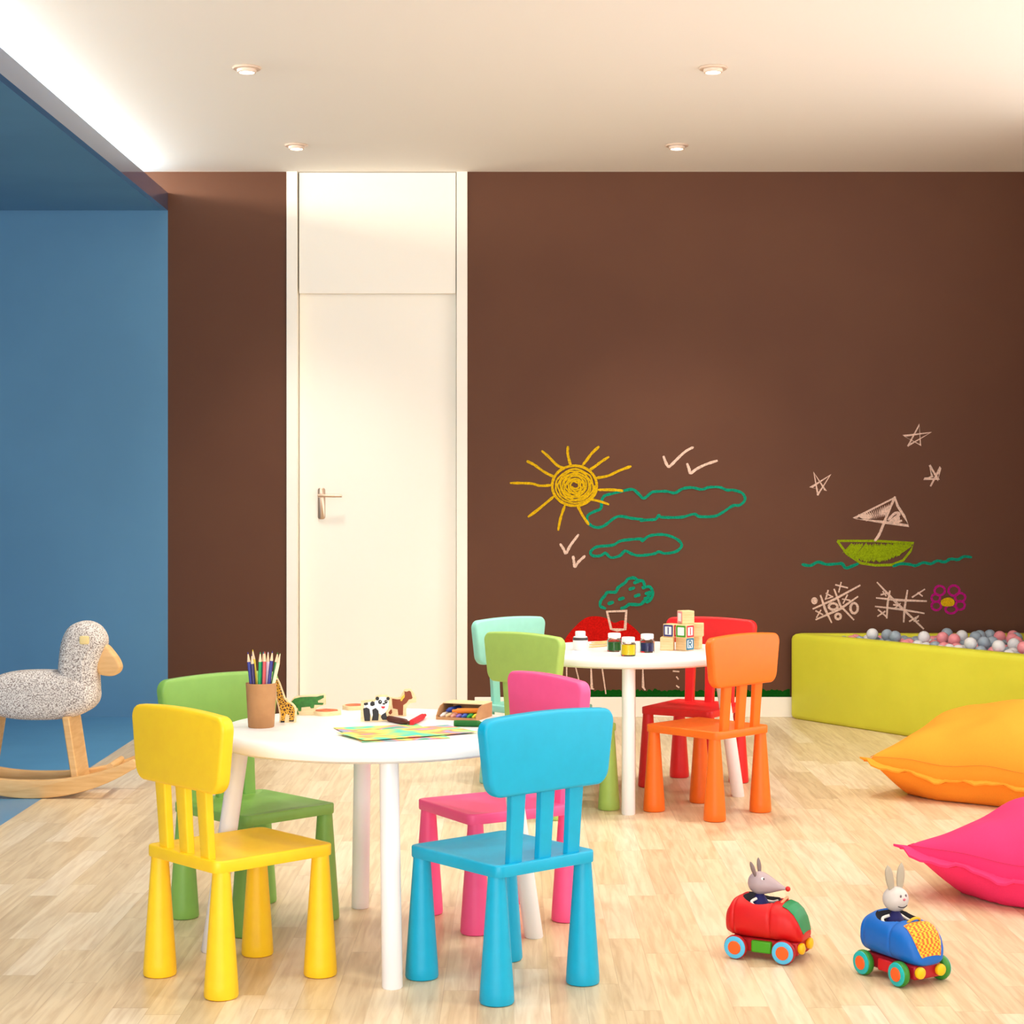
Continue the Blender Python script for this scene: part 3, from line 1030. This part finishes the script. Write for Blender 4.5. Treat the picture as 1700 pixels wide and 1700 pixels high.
crayon('dark blue wax crayon on top of the others in the crayon box', (24, 60, 150), bxp(.028, .088), bxp(.022, .018), .0066, TT + .0145, 'wax crayons inside the crayon box')
crayon('orange wax crayon lying across the top in the crayon box', (240, 130, 30), bxp(.100, .044), bxp(.036, .018), .0066, TT + .0145, 'wax crayons inside the crayon box')

# painted sheets
def sheet(label, o_, u, v, lu, lv, z, cyc):
    t_u, t_v = Vector(u).normalized(), Vector(v).normalized()
    n = 16
    vs, fs = [], []
    for s_ in (0, 1):
        for j in range(n + 1):
            for i in range(n + 1):
                a, b = i / n, j / n
                p = Vector((0, 0)) + t_u * lu * a + t_v * lv * b
                lift = .0012 * (max(0, .25 - a) / .25) ** 2 + .0007 * sin(a * 5 + b * 3) ** 2
                vs.append((p.x, p.y, lift + (.0006 if s_ else 0)))
    q = (n + 1) ** 2
    for j in range(n):
        for i in range(n):
            k = j * (n + 1) + i
            fs.append((k, k + n + 1, k + n + 2, k + 1))
            fs.append((q + k, q + k + 1, q + k + n + 2, q + k + n + 1))
    per = [i for i in range(n + 1)] + [j * (n + 1) + n for j in range(1, n + 1)] + [n * (n + 1) + i for i in range(n - 1, -1, -1)] + [j * (n + 1) for j in range(n - 1, 0, -1)]
    for a, b in zip(per, per[1:] + per[:1]):
        fs.append((a, b, q + b, q + a))
    o = MB().add(vs, fs).build('painted_paper', M['watercolour'], loc=(o_[0], o_[1], z))
    tag(o, label, 'paper', 'children\'s paintings on the near table')
sheet('watercolour sheet with a cyan corner, under the other on the near table', (-.436, 4.361), (.94, .34), (.34, -.94), .21, .27, TT + .0004, 0)
sheet('watercolour sheet lying on top, reaching behind the cyan chair', (-.340, 4.112), (.86, .51), (-.51, .86), .297, .15, TT + .0034, 1)

# ------------------------------------------------------------------ far table: jars, brushes, blocks
def jar(label, px, py, c, level=.034):
    x, y = onp(px, py)
    y += .026
    x = (px - PX) * y / FPX
    t = thing('paint_jar', label, 'jar', (x, y, TT), 0, 'paint jars on the far table')
    r = .0265
    gl = MB().lathe([(.001, 0), (r - .002, 0), (r, .003), (r, .042), (r - .004, .047), (r - .006, .049), (r - .006, .053), (r - .0085, .053), (r - .0085, .049), (r - .0065, .045), (r - .002, .041), (r - .002, .005), (.001, .004)], 32).build('glass_body', M['glass'], t)
    MB().lathe([(.001, .0045), (r - .0022, .0052), (r - .0022, level), (.001, level)], 32).build('paint', plastic('jar_paint_' + str(c[0]), c, .3), t)
    MB().lathe([(r - .0055, .0500), (r - .0035, .0500), (r - .0035, .0640), (r - .006, .066), (.001, .066), (.001, .064), (r - .0055, .063)], 32).build('screw_lid', M['tabletop'], t)
    return t
jar('glass jar of green paint with a white lid on the far table', 1020, 1082.5, (8, 92, 16))
jar('glass jar of yellow paint nearest the edge of the far table', 1043, 1090, (250, 214, 0), .040)
jar('glass jar of navy blue paint beside the letter blocks', 1074.5, 1084, (12, 18, 84))
x, y = onp(963.5, 1080)
y += .026
x = (963.5 - PX) * y / FPX
wj = thing('paint_jar', 'white paint jar with a white cap on the left of the far table', 'jar', (x, y, TT), 0, 'paint jars on the far table')
MB().lathe([(.001, 0), (.025, 0), (.027, .003), (.027, .044), (.024, .049), (.018, .051), (.001, .051)], 32).build('jar_body', whitep, wj)
MB().lathe([(.0272, .036), (.0272, .0445), (.0262, .046)], 32, cap=False).build('dark_band', mat('grey_band', rgb(70, 64, 66), .5), wj)
MB().lathe([(.001, .051), (.018, .051), (.0185, .053), (.0185, .066), (.017, .068), (.001, .068)], 28).build('cap', M['tabletop'], wj)
for k, (a, b, lb) in enumerate((((978, 1076), (1010, 1073), 'front pale wooden paintbrush right of the white jar'),
                                ((979, 1072), (1012, 1069), 'middle pale wooden paintbrush right of the white jar'),
                                ((982, 1068.5), (1014, 1066.5), 'rear pale wooden paintbrush right of the white jar'))):
    p0, p1 = Vector((*onp(*a), 0)), Vector((*onp(*b), 0))
    L_ = (p1 - p0).length + .03
    t = thing('paintbrush', lb, 'brush', (p0.x, p0.y, TT + .004), atan2(p1.y - p0.y, p1.x - p0.x), 'paintbrushes on the far table')
    R = Matrix.Rotation(pi / 2, 4, 'Y')
    MB().lathe([(.0018, 0), (.0032, .02), (.0036, L_ * .6), (.003, L_ * .75)], 12, R).build('handle', M['wood'], t)
    MB().lathe([(.0034, L_ * .75), (.0036, L_ * .87)], 12, R).build('ferrule', M['steel'], t)
    MB().lathe([(.0034, L_ * .87), (.0038, L_ * .93), (.0006, L_)], 12, R).build('bristles', M['card'], t)

BS = .0475
blk = {k: mat('block_print_' + k, rgb(*c), .6) for k, c in dict(red=(206, 44, 60), blue=(30, 120, 160), green=(70, 150, 30), navy=(60, 60, 120), pink=(240, 150, 150)).items()}
LET = {'R': [[(-.3, -.5), (-.3, .5)], [(-.3, .5), (.15, .5), (.3, .38), (.3, .12), (.15, 0), (-.3, 0)], [(0, 0), (.34, -.5)]],
       'X': [[(-.32, -.5), (.32, .5)], [(-.32, .5), (.32, -.5)]],
       'I': [[(0, -.5), (0, .5)]],
       'O': [[(.3 * cos(a), .45 * sin(a)) for a in [2 * pi * k / 12 for k in range(13)]]]}
def letter_block(label, px, d, lvl, deg, faces):
    """faces: list of (face, frame colour, letter, letter colour); face F looks to -Y, R to +X before rotation"""
    x = (px - PX) * d / FPX
    t = thing('letter_block', label, 'toy block', (x, d, TT + lvl * (BS + .0004)), radians(deg), 'wooden letter blocks on the far table')
    MB().box(-BS / 2, BS / 2, -BS / 2, BS / 2, 0, BS).build('cube_body', M['block'], t, bevel=.002)
    for f, fc, ch, lc in faces:
        rot = Matrix.Rotation({'F': 0, 'R': pi / 2, 'L': -pi / 2}[f], 4, 'Z')
        T = Matrix.Translation((0, 0, BS / 2))
        y0 = -BS / 2
        s_ = BS / 2 - .003
        mb = MB()
        iw = s_ - .006
        out, inn = rrect(2 * s_, 2 * s_, .003, 3), rrect(2 * iw, 2 * iw, .002, 3)
        mb.loft([xz(out, y0), xz(out, y0 - .0008), xz(inn, y0 - .0008), xz(inn, y0)], True, T @ rot, True)
        fr = mb.build('printed_frame', blk[fc], t, smooth=False)
        MB().loft([xz(inn, y0), xz(inn, y0 - .0004)], True, T @ rot).build('white_field', whitep, fr, smooth=False)
        if ch:
            mb = MB()
            for ln in LET[ch]:
                for a, b in zip(ln, ln[1:]):
                    va, vb = Vector(a) * iw * 1.5, Vector(b) * iw * 1.5
                    tt = (vb - va).normalized()
                    nn = Vector((-tt.y, tt.x)) * .0022
                    va -= tt * .0015
                    vb += tt * .0015
                    q = [va + nn, va - nn, vb - nn, vb + nn]
                    mb.loft([[(p.x, y0 - .0003, p.y) for p in q], [(p.x, y0 - .0012, p.y) for p in q]], True, T @ rot)
            mb.build('letter', blk[lc], fr, smooth=False)
letter_block('plain wooden block at the left of the bottom row of letter blocks', 1108, 6.535, 0, -12, [])
letter_block('wooden block with a blue letter R in the bottom row', 1137, 6.53, 0, -45, [('R', 'blue', 'R', 'blue')])
letter_block('plain wooden block at the right of the bottom row, behind the R block', 1153, 6.60, 0, -20, [])
letter_block('wooden block with a blue and a red framed face, left of the second row', 1116, 6.535, 1, -42, [('F', 'navy', 'I', 'navy'), ('R', 'red', 'X', 'red')])
letter_block('wooden block with a green and a red framed face, middle of the second row', 1137, 6.50, 1, -42, [('F', 'green', None, 'green'), ('R', 'red', 'I', 'red')])
letter_block('plain wooden block at the right of the second row of blocks', 1157, 6.57, 1, -10, [])
letter_block('plain wooden block on the very top of the letter block stack', 1138.5, 6.535, 2, 18, [('L', 'pink', None, 'pink')])

# ------------------------------------------------------------------ ball pit
PF0, PF1 = Vector((1.345, 8.845)), Vector((2.535, 6.98))
tri = [(PF0.x, PF0.y), (PF1.x, PF1.y), (2.535, 8.845)]
def inset_poly(P, d):
    n = len(P)
    out = []
    for i in range(n):
        a, b, c = Vector(P[i - 1]), Vector(P[i]), Vector(P[(i + 1) % n])
        e0, e1 = (b - a).normalized(), (c - b).normalized()
        n0, n1 = Vector((-e0.y, e0.x)), Vector((-e1.y, e1.x))
        p, q = a + n0 * d, b + n1 * d
        den = e0.x * e1.y - e0.y * e1.x
        t = ((q - p).x * e1.y - (q - p).y * e1.x) / den
        out.append(tuple(p + e0 * t))
    return out
def round_poly(P, r, seg=5):
    n = len(P)
    out = []
    for i in range(n):
        a, b, c = Vector(P[i - 1]), Vector(P[i]), Vector(P[(i + 1) % n])
        u, v = (a - b).normalized(), (c - b).normalized()
        ang = u.angle(v)
        l = r / math.tan(ang / 2)
        p, q = b + u * l, b + v * l
        for k in range(seg + 1):
            t = k / seg
            out.append(tuple((1 - t) ** 2 * p + 2 * t * (1 - t) * b + t * t * q))
    return out
PH = .418
pit = thing('ball_pit', 'lime green padded corner ball pit by the brown wall', 'ball pit', (PF0.x, PF0.y, 0))
loc_ = lambda P, z: [(a - PF0.x, b - PF0.y, z) for a, b in P]
rings = []
WT = .085
for d, z in ((.012, .0), (.002, .008), (0, .02), (0, PH - .03), (.003, PH - .015), (.010, PH - .005), (.022, PH), (WT - .022, PH), (WT - .010, PH - .005), (WT - .003, PH - .015), (WT, PH - .03), (WT, .33)):
    rings.append(loc_(round_poly(inset_poly(tri, d), .02), z))
MB().loft(rings, False).build('padded_wall', M['lime'], pit, sharp=60)
MB().loft([loc_(round_poly(inset_poly(tri, WT - .01), .02), .30), loc_(round_poly(inset_poly(tri, WT - .01), .02), .335)]).build('pit_base', M['pitfill'], pit)
inn = inset_poly(tri, WT + .030)
def inside(p, P):
    return all((P[(i + 1) % 3][0] - P[i][0]) * (p[1] - P[i][1]) - (P[(i + 1) % 3][1] - P[i][1]) * (p[0] - P[i][0]) > 0 for i in range(3))
BR = .0285
ball_mesh = MB().ball(BR, seg=20, rings=12)
ball_m = {'pink': plastic('ball_pink', (236, 148, 156), .3), 'blue grey': plastic('ball_blue_grey', (150, 166, 180), .3), 'pearl white': plastic('ball_pearl', (226, 226, 228), .3)}
protos = {}
rb = random.Random(11)
pos = []
stp = BR * 2 + .0008
j = 0
yy = 6.9
cen = Vector((2.1, 8.25))
while yy < 8.9:
    xx = 1.3 + (stp / 2 if j % 2 else 0)
    while xx < 2.6:
        if inside((xx, yy), inn):
            pos.append((xx, yy, .335 + BR + .008 + rb.uniform(0, .022)))
        xx += stp
    yy += stp * .866
    j += 1
inn2 = inset_poly(tri, WT + .075)
top = []
tries = 0
while tries < 900 and len(top) < 62:
    tries += 1
    a = (rb.uniform(1.45, 2.45), rb.uniform(7.2, 8.8))
    if not inside(a, inn2):
        continue
    if any((a[0] - p[0]) ** 2 + (a[1] - p[1]) ** 2 < (2 * BR) ** 2 * 1.05 for p in top):
        continue
    zmax = 0
    for p in pos:
        d2 = (a[0] - p[0]) ** 2 + (a[1] - p[1]) ** 2
        if d2 < (2 * BR) ** 2:
            zmax = max(zmax, p[2] + sqrt((2 * BR) ** 2 - d2))
    if zmax == 0 or zmax > .43:
        continue
    top.append((a[0], a[1], zmax))
for p in pos + top:
    k = rb.choices(['pink', 'blue grey', 'pearl white'], [.30, .40, .30])[0]
    if k not in protos:
        b0 = ball_mesh.build('pit_ball', ball_m[k])
        protos[k] = tag(b0, 'small %s plastic ball among the balls filling the lime pit' % k, 'ball', '%s balls in the lime pit' % k)
    else:
        b0 = protos[k].copy()
        C.objects.link(b0)
    b0.location = p

# ------------------------------------------------------------------ floor cushions
def cushion(name, label, centre, rz, a, H, c, seed):
    rd = random.Random(seed)
    m = mat(name + '_fabric', rgb(*c), .85, spec=.2)
    vary(m, rgb(*(min(255, v * 1.03) for v in c)), 400, .4, .6, bump=.12)
    m['seam'] = 1
    t = thing('floor_cushion', label, 'cushion', (centre[0], centre[1], 0), rz, 'big floor cushions on the right')
    n = 56
    ph = rd.uniform(0, 6)
    def plan(u, v):
        k = .08
        return (a * u * (1 - k * (1 - v * v) * abs(u)), a * v * (1 - k * (1 - u * u) * abs(v)))
    def rim(u, v):
        return .085 + .052 * (abs(u) * abs(v)) ** 3 + .006 * sin(9 * u + ph) * (1 - abs(u) ** 4) + .006 * sin(8 * v + ph * 2) * (1 - abs(v) ** 4)
    vs, fs = [], []
    q = (n + 1) ** 2
    for s_ in (0, 1):
        for j in range(n + 1):
            for i in range(n + 1):
                u, v = -1 + 2 * i / n, -1 + 2 * j / n
                x, y = plan(u, v)
                f = max(0, (1 - u * u) * (1 - v * v))
                e = rim(u, v)
                edge = (1 - max(abs(u), abs(v)))
                wr = .010 * sin(14 * u + ph) * sin(12 * v + 1.3 * ph) * min(1, edge * 3) * max(0, 1 - edge * 1.6)
                if s_ == 0:
                    z = e + (H - .085) * f ** .44 + wr
                else:
                    z = max(.003, e - .26 * f ** .62 + wr)
                vs.append((x, y, z))
    for j in range(n):
        for i in range(n):
            k = j * (n + 1) + i
            fs.append((k, k + 1, k + n + 2, k + n + 1))
            fs.append((q + k, q + k + n + 1, q + k + n + 2, q + k + 1))
    mb = MB().add(vs, fs)
    body = mb.build('cushion_body', m, t, sharp=75)
    bm = bmesh.new()
    bm.from_mesh(body.data)
    bmesh.ops.remove_doubles(bm, verts=bm.verts, dist=.0008)
    bmesh.ops.recalc_face_normals(bm, faces=bm.faces)
    bm.to_mesh(body.data)
    bm.free()
    # flange round the seam
    per = []
    N_ = 40
    for k in range(N_): per.append((-1 + 2 * k / N_, -1, 0, -1))
    for k in range(N_): per.append((1, -1 + 2 * k / N_, 1, 0))
    for k in range(N_): per.append((1 - 2 * k / N_, 1, 0, 1))
    for k in range(N_): per.append((-1, 1 - 2 * k / N_, -1, 0))
    rings = []
    for k, (u, v, nx, ny) in enumerate(per):
        x, y = plan(u, v)
        z = rim(u, v)
        fw = .034
        cu, cv = max(0, abs(u) - .8) / .2, max(0, abs(v) - .8) / .2
        ox = nx if nx else (math.copysign(cu, u))
        oy = ny if ny else (math.copysign(cv, v))
        wv = .007 * sin(k * .8 + ph) + .004 * sin(k * 1.9)
        cf = .62 if (cu > .5 and cv > .5) else 1
        ox, oy = ox * cf, oy * cf
        X1, Y1 = x + ox * fw, y + oy * fw
        ix, iy = x - ox * .012, y - oy * .012
        rings.append([(ix, iy, z + .004), (X1, Y1, z + wv + .003), (X1, Y1, z + wv - .003), (ix, iy, z - .004)])
    MB().loft(rings, False, None, True).build('flange', m, t, sharp=60)
    # stitch line just inside the seam
    pts = []
    for u, v, nx, ny in per:
        uu, vv = u * .985, v * .985
        x, y = plan(uu, vv)
        f = max(0, (1 - uu * uu) * (1 - vv * vv))
        pts.append((x, y, rim(uu, vv) + (H - .085) * f ** .44 + .0005))
    MB().tube(pts, .0010, 6, True, None, True).build('stitching', mat(name + '_stitch', rgb(*(v * .82 for v in c)), .9), t)
    return t
cushion('orange_cushion', 'big orange floor cushion in front of the lime ball pit', (1.875, 6.64), radians(-36), .425, .335, (246, 154, 48), 3)
cushion('pink_cushion', 'big hot pink floor cushion nearest the toy cars', (1.695, 4.985), radians(-39), .45, .272, (238, 56, 110), 8)

# ------------------------------------------------------------------ rocking bird
RX, RYc = -1.735, 6.625
rk = thing('rocking_bird', 'grey felt bird rocker with wooden beak and rockers by the blue alcove', 'rocking toy', (RX, RYc, 0))
s_ = 6.62 / FPX
def bpx(px, py, d=6.55):
    return ((px - PX) * d / FPX - RX, CAM_Z - (py - PY) * d / FPX)
zb0, zb1 = bpx(60, 1198)[1], bpx(60, 1115.5)[1]
xr_ = bpx(157, 1150)[0]
bod = []
for k in range(96):
    a = 2 * pi * k / 96
    bod.append((xr_ * math.copysign(abs(cos(a)) ** (2 / 2.5), cos(a)), (zb0 + zb1) / 2 + (zb1 - zb0) / 2 * math.copysign(abs(sin(a)) ** (2 / 2.3), sin(a))))
fan_slab(bod, -.080, .080, .050, 7, 3).build('body', M['felt'], rk, sharp=85)
hd = ccw(catmull([bpx(*p) for p in ((91, 1118), (92, 1095), (96, 1068), (106, 1046), (122, 1035), (140, 1033.5), (157, 1041), (168, 1056), (170, 1072), (163, 1090), (157, 1108), (156.5, 1130), (157, 1152), (150, 1172), (134, 1182), (114, 1172), (98, 1146))], 6, True))
fan_slab(hd, -.064, .064, .042, 7, 4).build('head', M['felt'], rk, sharp=85)
bk_ = ccw(catmull([bpx(*p) for p in ((158, 1078), (170, 1073), (182, 1085), (192, 1100), (195, 1113), (187, 1123), (172, 1125), (157, 1120), (152, 1100))], 5, True))
MB().loft(slab_rings(bk_, -.028, .028, .012, 4)).build('beak', M['wood'], rk, sharp=60)
ex, ez = bpx(139, 1063)
for sg in (-1, 1):
    mb = MB()
    mb.loft(slab_rings([(ex + a, ez + b) for a, b in rrect(.034, .030, .006, 4)], min(sg * .060, sg * .073), max(sg * .060, sg * .073), .003, 2))
    mb.build('eye', mat('eye_peg', rgb(240, 216, 150), .5), rk)
for sg in (-1, 1):
    mb = MB()
    for (z, xo) in ():
        pass
    xt, xb = (.112, .152) if sg > 0 else (.160, .200)
    zt, zb = .29, .028
    th = .026
    pr = [(sg * (xt - th / 2), zt), (sg * (xt + th / 2), zt), (sg * (xb + th / 2), zb), (sg * (xb - th / 2), zb)]
    pr = ccw(pr)
    MB().loft([xz(pr, -.088), xz(pr, .088)]).build('leg', M['wood'], rk, bevel=.004)
def rocker_outline():
    up, lo = [], []
    R = .68
    n = 24
    for k in range(n + 1):
        x = -.36 + .72 * k / n
        zb = R - sqrt(R * R - x * x)
        tz = .067 - .030 * (abs(x) / .36) ** 1.6
        lo.append((x, zb))
        up.append((x, zb + tz))
    # rounded tips
    tip = lambda sg: [(sg * (.36 + .016 * cos(a)), lo[0][1] + .0185 + .0185 * sin(a)) for a in [radians(d) for d in (-60, -30, 0, 30, 60)]]
    return lo + tip(1) + up[::-1] + tip(-1)[::-1]
ro = rocker_outline()
for y0 in (-.118, .090):
    MB().loft(slab_rings(ro, y0, y0 + .028, .004, 2)).build('rocker', M['wood'], rk, sharp=50)
for sg in (-1, 1):
    MB().tube([(sg * .275, -.095, .112), (sg * .275, .095, .112)], .012, 16).build('crossbar', M['wood'], rk)

# ------------------------------------------------------------------ toy cars
def car_fn():
    xs = [-.094, -.090, -.078, -.060, -.035, -.005, .022, .045, .062, .076, .086, .093, .096]
    top = [.092, .114, .134, .144, .147, .143, .137, .135, .130, .119, .103, .082, .066]
    bot = [.060, .053, .048, .046, .046, .046, .046, .045, .044, .044, .045, .048, .052]
    hw = [.032, .044, .054, .0580, .060, .0605, .060, .0595, .057, .052, .046, .038, .030]
    def at(x):
        for i in range(len(xs) - 1):
            if x <= xs[i + 1] + 1e-9:
                t = (x - xs[i]) / (xs[i + 1] - xs[i])
                l = lambda a: a[i] + (a[i + 1] - a[i]) * t
                return l(top), l(bot), l(hw)
        return top[-1], bot[-1], hw[-1]
    def surf(x, th, off=0):
        t, b, w = at(x)
        for gx in (-.068, .022):
            gdist = abs(x - gx)
            if gdist < .004:
                w -= .0022 * (1 - gdist / .004)
                t -= .0022 * (1 - gdist / .004)
        n = 2.7
        c_, s_ = cos(th), sin(th)
        hz = (t - b) / 2
        return (x, (w + off) * math.copysign(abs(c_) ** (2 / n), c_), (t + b) / 2 + (hz + off) * math.copysign(abs(s_) ** (2 / n), s_))
    return surf
surf = car_fn()
def toy_car(label, loc, rz, body_c, side_c, tyre_c, rim_c, panel_mat, chassis_c, wheel_c):
    t = thing('toy_car', label, 'toy car', (loc[0], loc[1], 0), rz, 'toy cars on the parquet floor')
    bm_ = plastic('car_body_%d' % body_c[0], body_c, .5)
    dk = mat('cockpit_dark', rgb(16, 12, 26), .8)
    stations = sorted(set([-.094, -.092, -.090, -.086, -.082, -.078, -.072, -.070, -.068, -.066, -.064, -.06, -.05, -.042, -.035, -.025, -.015, -.005, .005, .012, .018, .020, .022, .024, .026, .032, .04, .045, .05, .056, .062, .067, .072, .076,   .08, .083, .086, .088, .09, .0915, .093, .0945, .096]))
    rings = [[surf(x, 2 * pi * k / 48) for k in range(48)] for x in stations]
    mb = MB()
    mb.loft(rings)
    body = mb.build('car_body', [bm_, dk], t, sharp=55)
    # carve the cockpit
    cut = MB().ball(1, (-.014, 0, .156), (.047, .0565, .050), 32, 20).build('cutter', dk)
    cut.parent = t
    bo = body.modifiers.new('cut', 'BOOLEAN')
    bo.operation = 'DIFFERENCE'
    bo.object = cut
    bo.solver = 'EXACT'
    bpy.context.view_layer.update()
    dg = bpy.context.evaluated_depsgraph_get()
    me = bpy.data.meshes.new_from_object(body.evaluated_get(dg))
    body.modifiers.clear()
    body.data = me
    bpy.data.objects.remove(cut, do_unlink=True)
    me.materials.clear()
    me.materials.append(bm_)
    me.materials.append(dk)
    for p in me.polygons:
        c_ = p.center
        q = ((c_.x + .014) / .047) ** 2 + (c_.y / .0565) ** 2 + ((c_.z - .156) / .050) ** 2
        p.material_index = 1 if .90 < q < 1.04 and c_.z < .142 and p.normal.dot(Vector((c_.x + .014, c_.y, c_.z - .156))) < 0 else 0
        p.use_smooth = True
    me.set_sharp_from_angle(angle=radians(45))
    # bonnet panel
    nx_, nt_ = 20, 12
    vs, fs = [], []
    for off in (.0004, .0016):
        for i in range(nx_ + 1):
            x = .048 + (.0955 - .048) * (i / nx_) ** .75
            half = radians(32 + 20 * i / nx_)
            for j in range(nt_ + 1):
                th = pi / 2 - half + 2 * half * j / nt_
                p = surf(x, th, off)
                vs.append((p[0] + (off if i == nx_ else 0), p[1], p[2]))
    q = (nx_ + 1) * (nt_ + 1)
    for i in range(nx_):
        for j in range(nt_):
            k = i * (nt_ + 1) + j
            fs.append((k, k + 1, k + nt_ + 2, k + nt_ + 1))
            fs.append((q + k, q + k + nt_ + 1, q + k + nt_ + 2, q + k + 1))
    MB().add(vs, fs).build('bonnet_panel', panel_mat, t)
    MB().box(-.080, .086, -.040, .040, .016, .048).build('chassis', plastic('car_chassis_%d' % body_c[0], chassis_c, .45), t, bevel=.005)
    MB().box(-.026, .024, -.050, .050, .017, .045).build('running_board', plastic('car_board_%d' % body_c[0], side_c, .45), t, bevel=.004)
    ty = plastic('car_tyre_%d' % body_c[0], tyre_c, .4)
    ri = plastic('car_rim_%d' % body_c[0], rim_c, .4)
    hb = plastic('car_hub_%d' % body_c[0], (250, 92, 26), .4)
    for wxp in (-.059, .059):
        for sg in (-1, 1):
            Rm = Matrix.Rotation(sg * -pi / 2, 4, 'X')
            w = MB().lathe([(.001, -.010), (.022, -.010), (.0265, -.007), (.0285, -.001), (.0285, .004), (.0262, .0085), (.024, .0096), (.001, .0096)], 36, Rm).build('wheel', ty, t)
            w.location = (wxp, sg * .060, .0285)
            MB().lathe([(.014, .0097), (.0262, .0088), (.0255, .0108), (.0225, .0122), (.016, .0118)], 36, Rm, cap=False).build('rim', ri, w)
            MB().lathe([(.001, .0095), (.0158, .0095), (.0158, .0125), (.0140, .0140), (.001, .0144)], 30, Rm).build('hub', hb, w)
    for sg in (-1, 1):
        Rm = Matrix.Rotation(pi / 2, 4, 'Y')
        MB().lathe([(.001, 0), (.009, 0), (.0125, .003), (.0135, .008), (.0125, .012), (.008, .0145), (.001, .0155)], 28, Rm).build('headlight', plastic('headlight', (246, 184, 10), .4), t, loc=(.0855, sg * .030, .034))
    ct = Matrix.Translation((.036, 0, .128)) @ Matrix.Rotation(radians(-55), 4, 'Y')
    MB().tube([(.019 * cos(2 * pi * k / 24), .019 * sin(2 * pi * k / 24), 0) for k in range(24)], .0032, 8, True, ct, True).build('steering_wheel', plastic('steer_%d' % body_c[0], wheel_c, .4), t)
    return t

def driver(kind, label, loc, rz):
    t = thing('toy_' + kind, label, 'toy figure', (loc[0], loc[1], 0), rz, 'toy drivers')
    navy = mat('navy_jersey', rgb(28, 24, 92), .7)
    skin = plastic(kind + '_head', (172, 152, 156) if kind == 'mouse' else (202, 193, 188), .45)
    earm = plastic(kind + '_ear', (118, 100, 96) if kind == 'mouse' else (168, 156, 138), .5)
    x0 = -.020
    MB().lathe([(.020, .1065), (.024, .110), (.023, .120), (.016, .134), (.010, .144), (.009, .150)], 28, Matrix.Translation((x0, 0, 0))).build('jersey', navy, t)
    for sg in (-1, 1):
        pts = catmull([(x0 - .004, sg * .014, .137), (x0 - .012, sg * .027, .131), (x0 - .002, sg * .034, .124), (x0 + .020, sg * .032, .122), (x0 + .036, sg * .022, .128)], 5)
        MB().tube(pts, .0036, 10).build('arm', mat('cream_sleeve', rgb(240, 232, 222), .6), t)
    if kind == 'mouse':
        H = Matrix.Translation((x0 - .002, 0, .172)) @ Matrix.Rotation(radians(97), 4, 'Y')
        prof = catmull([(.0005, -.027), (.012, -.025), (.022, -.016), (.0265, -.003), (.026, .008), (.020, .026), (.012, .044), (.006, .058), (.003, .066), (.0005, .068)], 4)
        MB().lathe([(max(.0003, r), z) for r, z in prof], 32, H).build('head', skin, t)
        MB().ball(.0062, (x0 + .069, 0, .164), seg=16).build('nose', plastic('mouse_nose', (205, 26, 20), .35), t)
        for sg in (-1, 1):
            e = Matrix.Translation((x0 - .006, sg * .014, .190)) @ Matrix.Rotation(radians(-14), 4, 'Y') @ Matrix.Rotation(-sg * radians(22), 4, 'X')
            pr = catmull([(.0055, 0), (.0085, .012), (.0092, .022), (.006, .034), (.0005, .040)], 4)
            MB().lathe([(max(.0003, r), z) for r, z in pr], 20, e @ Matrix.Diagonal((.45, 1, 1, 1))).build('ear', earm, t)
            ey = MB().ball(.0052, (x0 + .011, sg * .016, .184), seg=14).build('eye', whitep, t)
            MB().ball(.0022, (x0 + .0150, sg * .018, .1855), seg=10).build('pupil', black, ey)
    else:
        MB().ball(.029, (x0, 0, .174), (1, 1.04, .98), 32, 20).build('head', skin, t)
        for sg, ln in ((-1, .056), (1, .058)):
            e = Matrix.Translation((x0, sg * .0125, .197)) @ Matrix.Rotation(-sg * radians(9), 4, 'X') @ Matrix.Rotation(radians(-4), 4, 'Y')
            pr = catmull([(.0075, 0), (.0105, .014), (.0112, .030), (.0085, .046), (.0005, ln)], 5)
            MB().lathe([(max(.0003, r), z) for r, z in pr], 22, e @ Matrix.Diagonal((.5, 1, 1, 1))).build('ear', earm, t)
            MB().ball(.0030, (x0 + .0258, sg * .0075, .1850), (.5, 1, 1.2), 12, 8).build('eye', mat('rabbit_eye', rgb(120, 104, 110), .4), t)
        MB().ball(.0036, (x0 + .0292, 0, .1775), (.6, 1.1, .8), 14, 8).build('nose', plastic('rabbit_nose', (216, 100, 120), .4), t)
        arc = []
        for k in range(11):
            a = radians(-42 + 84 * k / 10)
            yy_ = .019 * sin(a) * 1.05
            zz_ = .174 - .0105 - .0045 * cos(a * 1.8)
            xx_ = sqrt(max(1e-8, .029 ** 2 - yy_ ** 2 - (zz_ - .174) ** 2))
            arc.append((x0 + xx_ + .0004, yy_, zz_))
        MB().tube(arc, .0011, 8).build('mouth', mat('mouth_line', rgb(60, 44, 44), .6), t)
    return t
A1 = atan2(-.46, .89)
c1 = (.578 + .027 * 1.0, 4.243 + .055)
toy_car('red toy car with pale blue wheels, driven by the toy mouse', c1, A1, (204, 6, 10), (70, 160, 20), (170, 24, 30), (84, 184, 224), plastic('green_bonnet', (14, 130, 74), .5), (180, 20, 30), (236, 150, 110))
driver('mouse', 'grey toy mouse with a red nose sitting in the red toy car', c1, A1)
A2 = atan2(-.86, .5)
c2 = (.83 + .052, 4.065 + .045)
toy_car('blue toy car with an orange checked bonnet, driven by the toy rabbit', c2, A2, (0, 98, 188), (214, 16, 30), (50, 130, 40), (20, 176, 176), M['check'], (170, 18, 34), (226, 170, 30))
driver('rabbit', 'pale toy rabbit with tall ears sitting in the blue toy car', c2, A2)
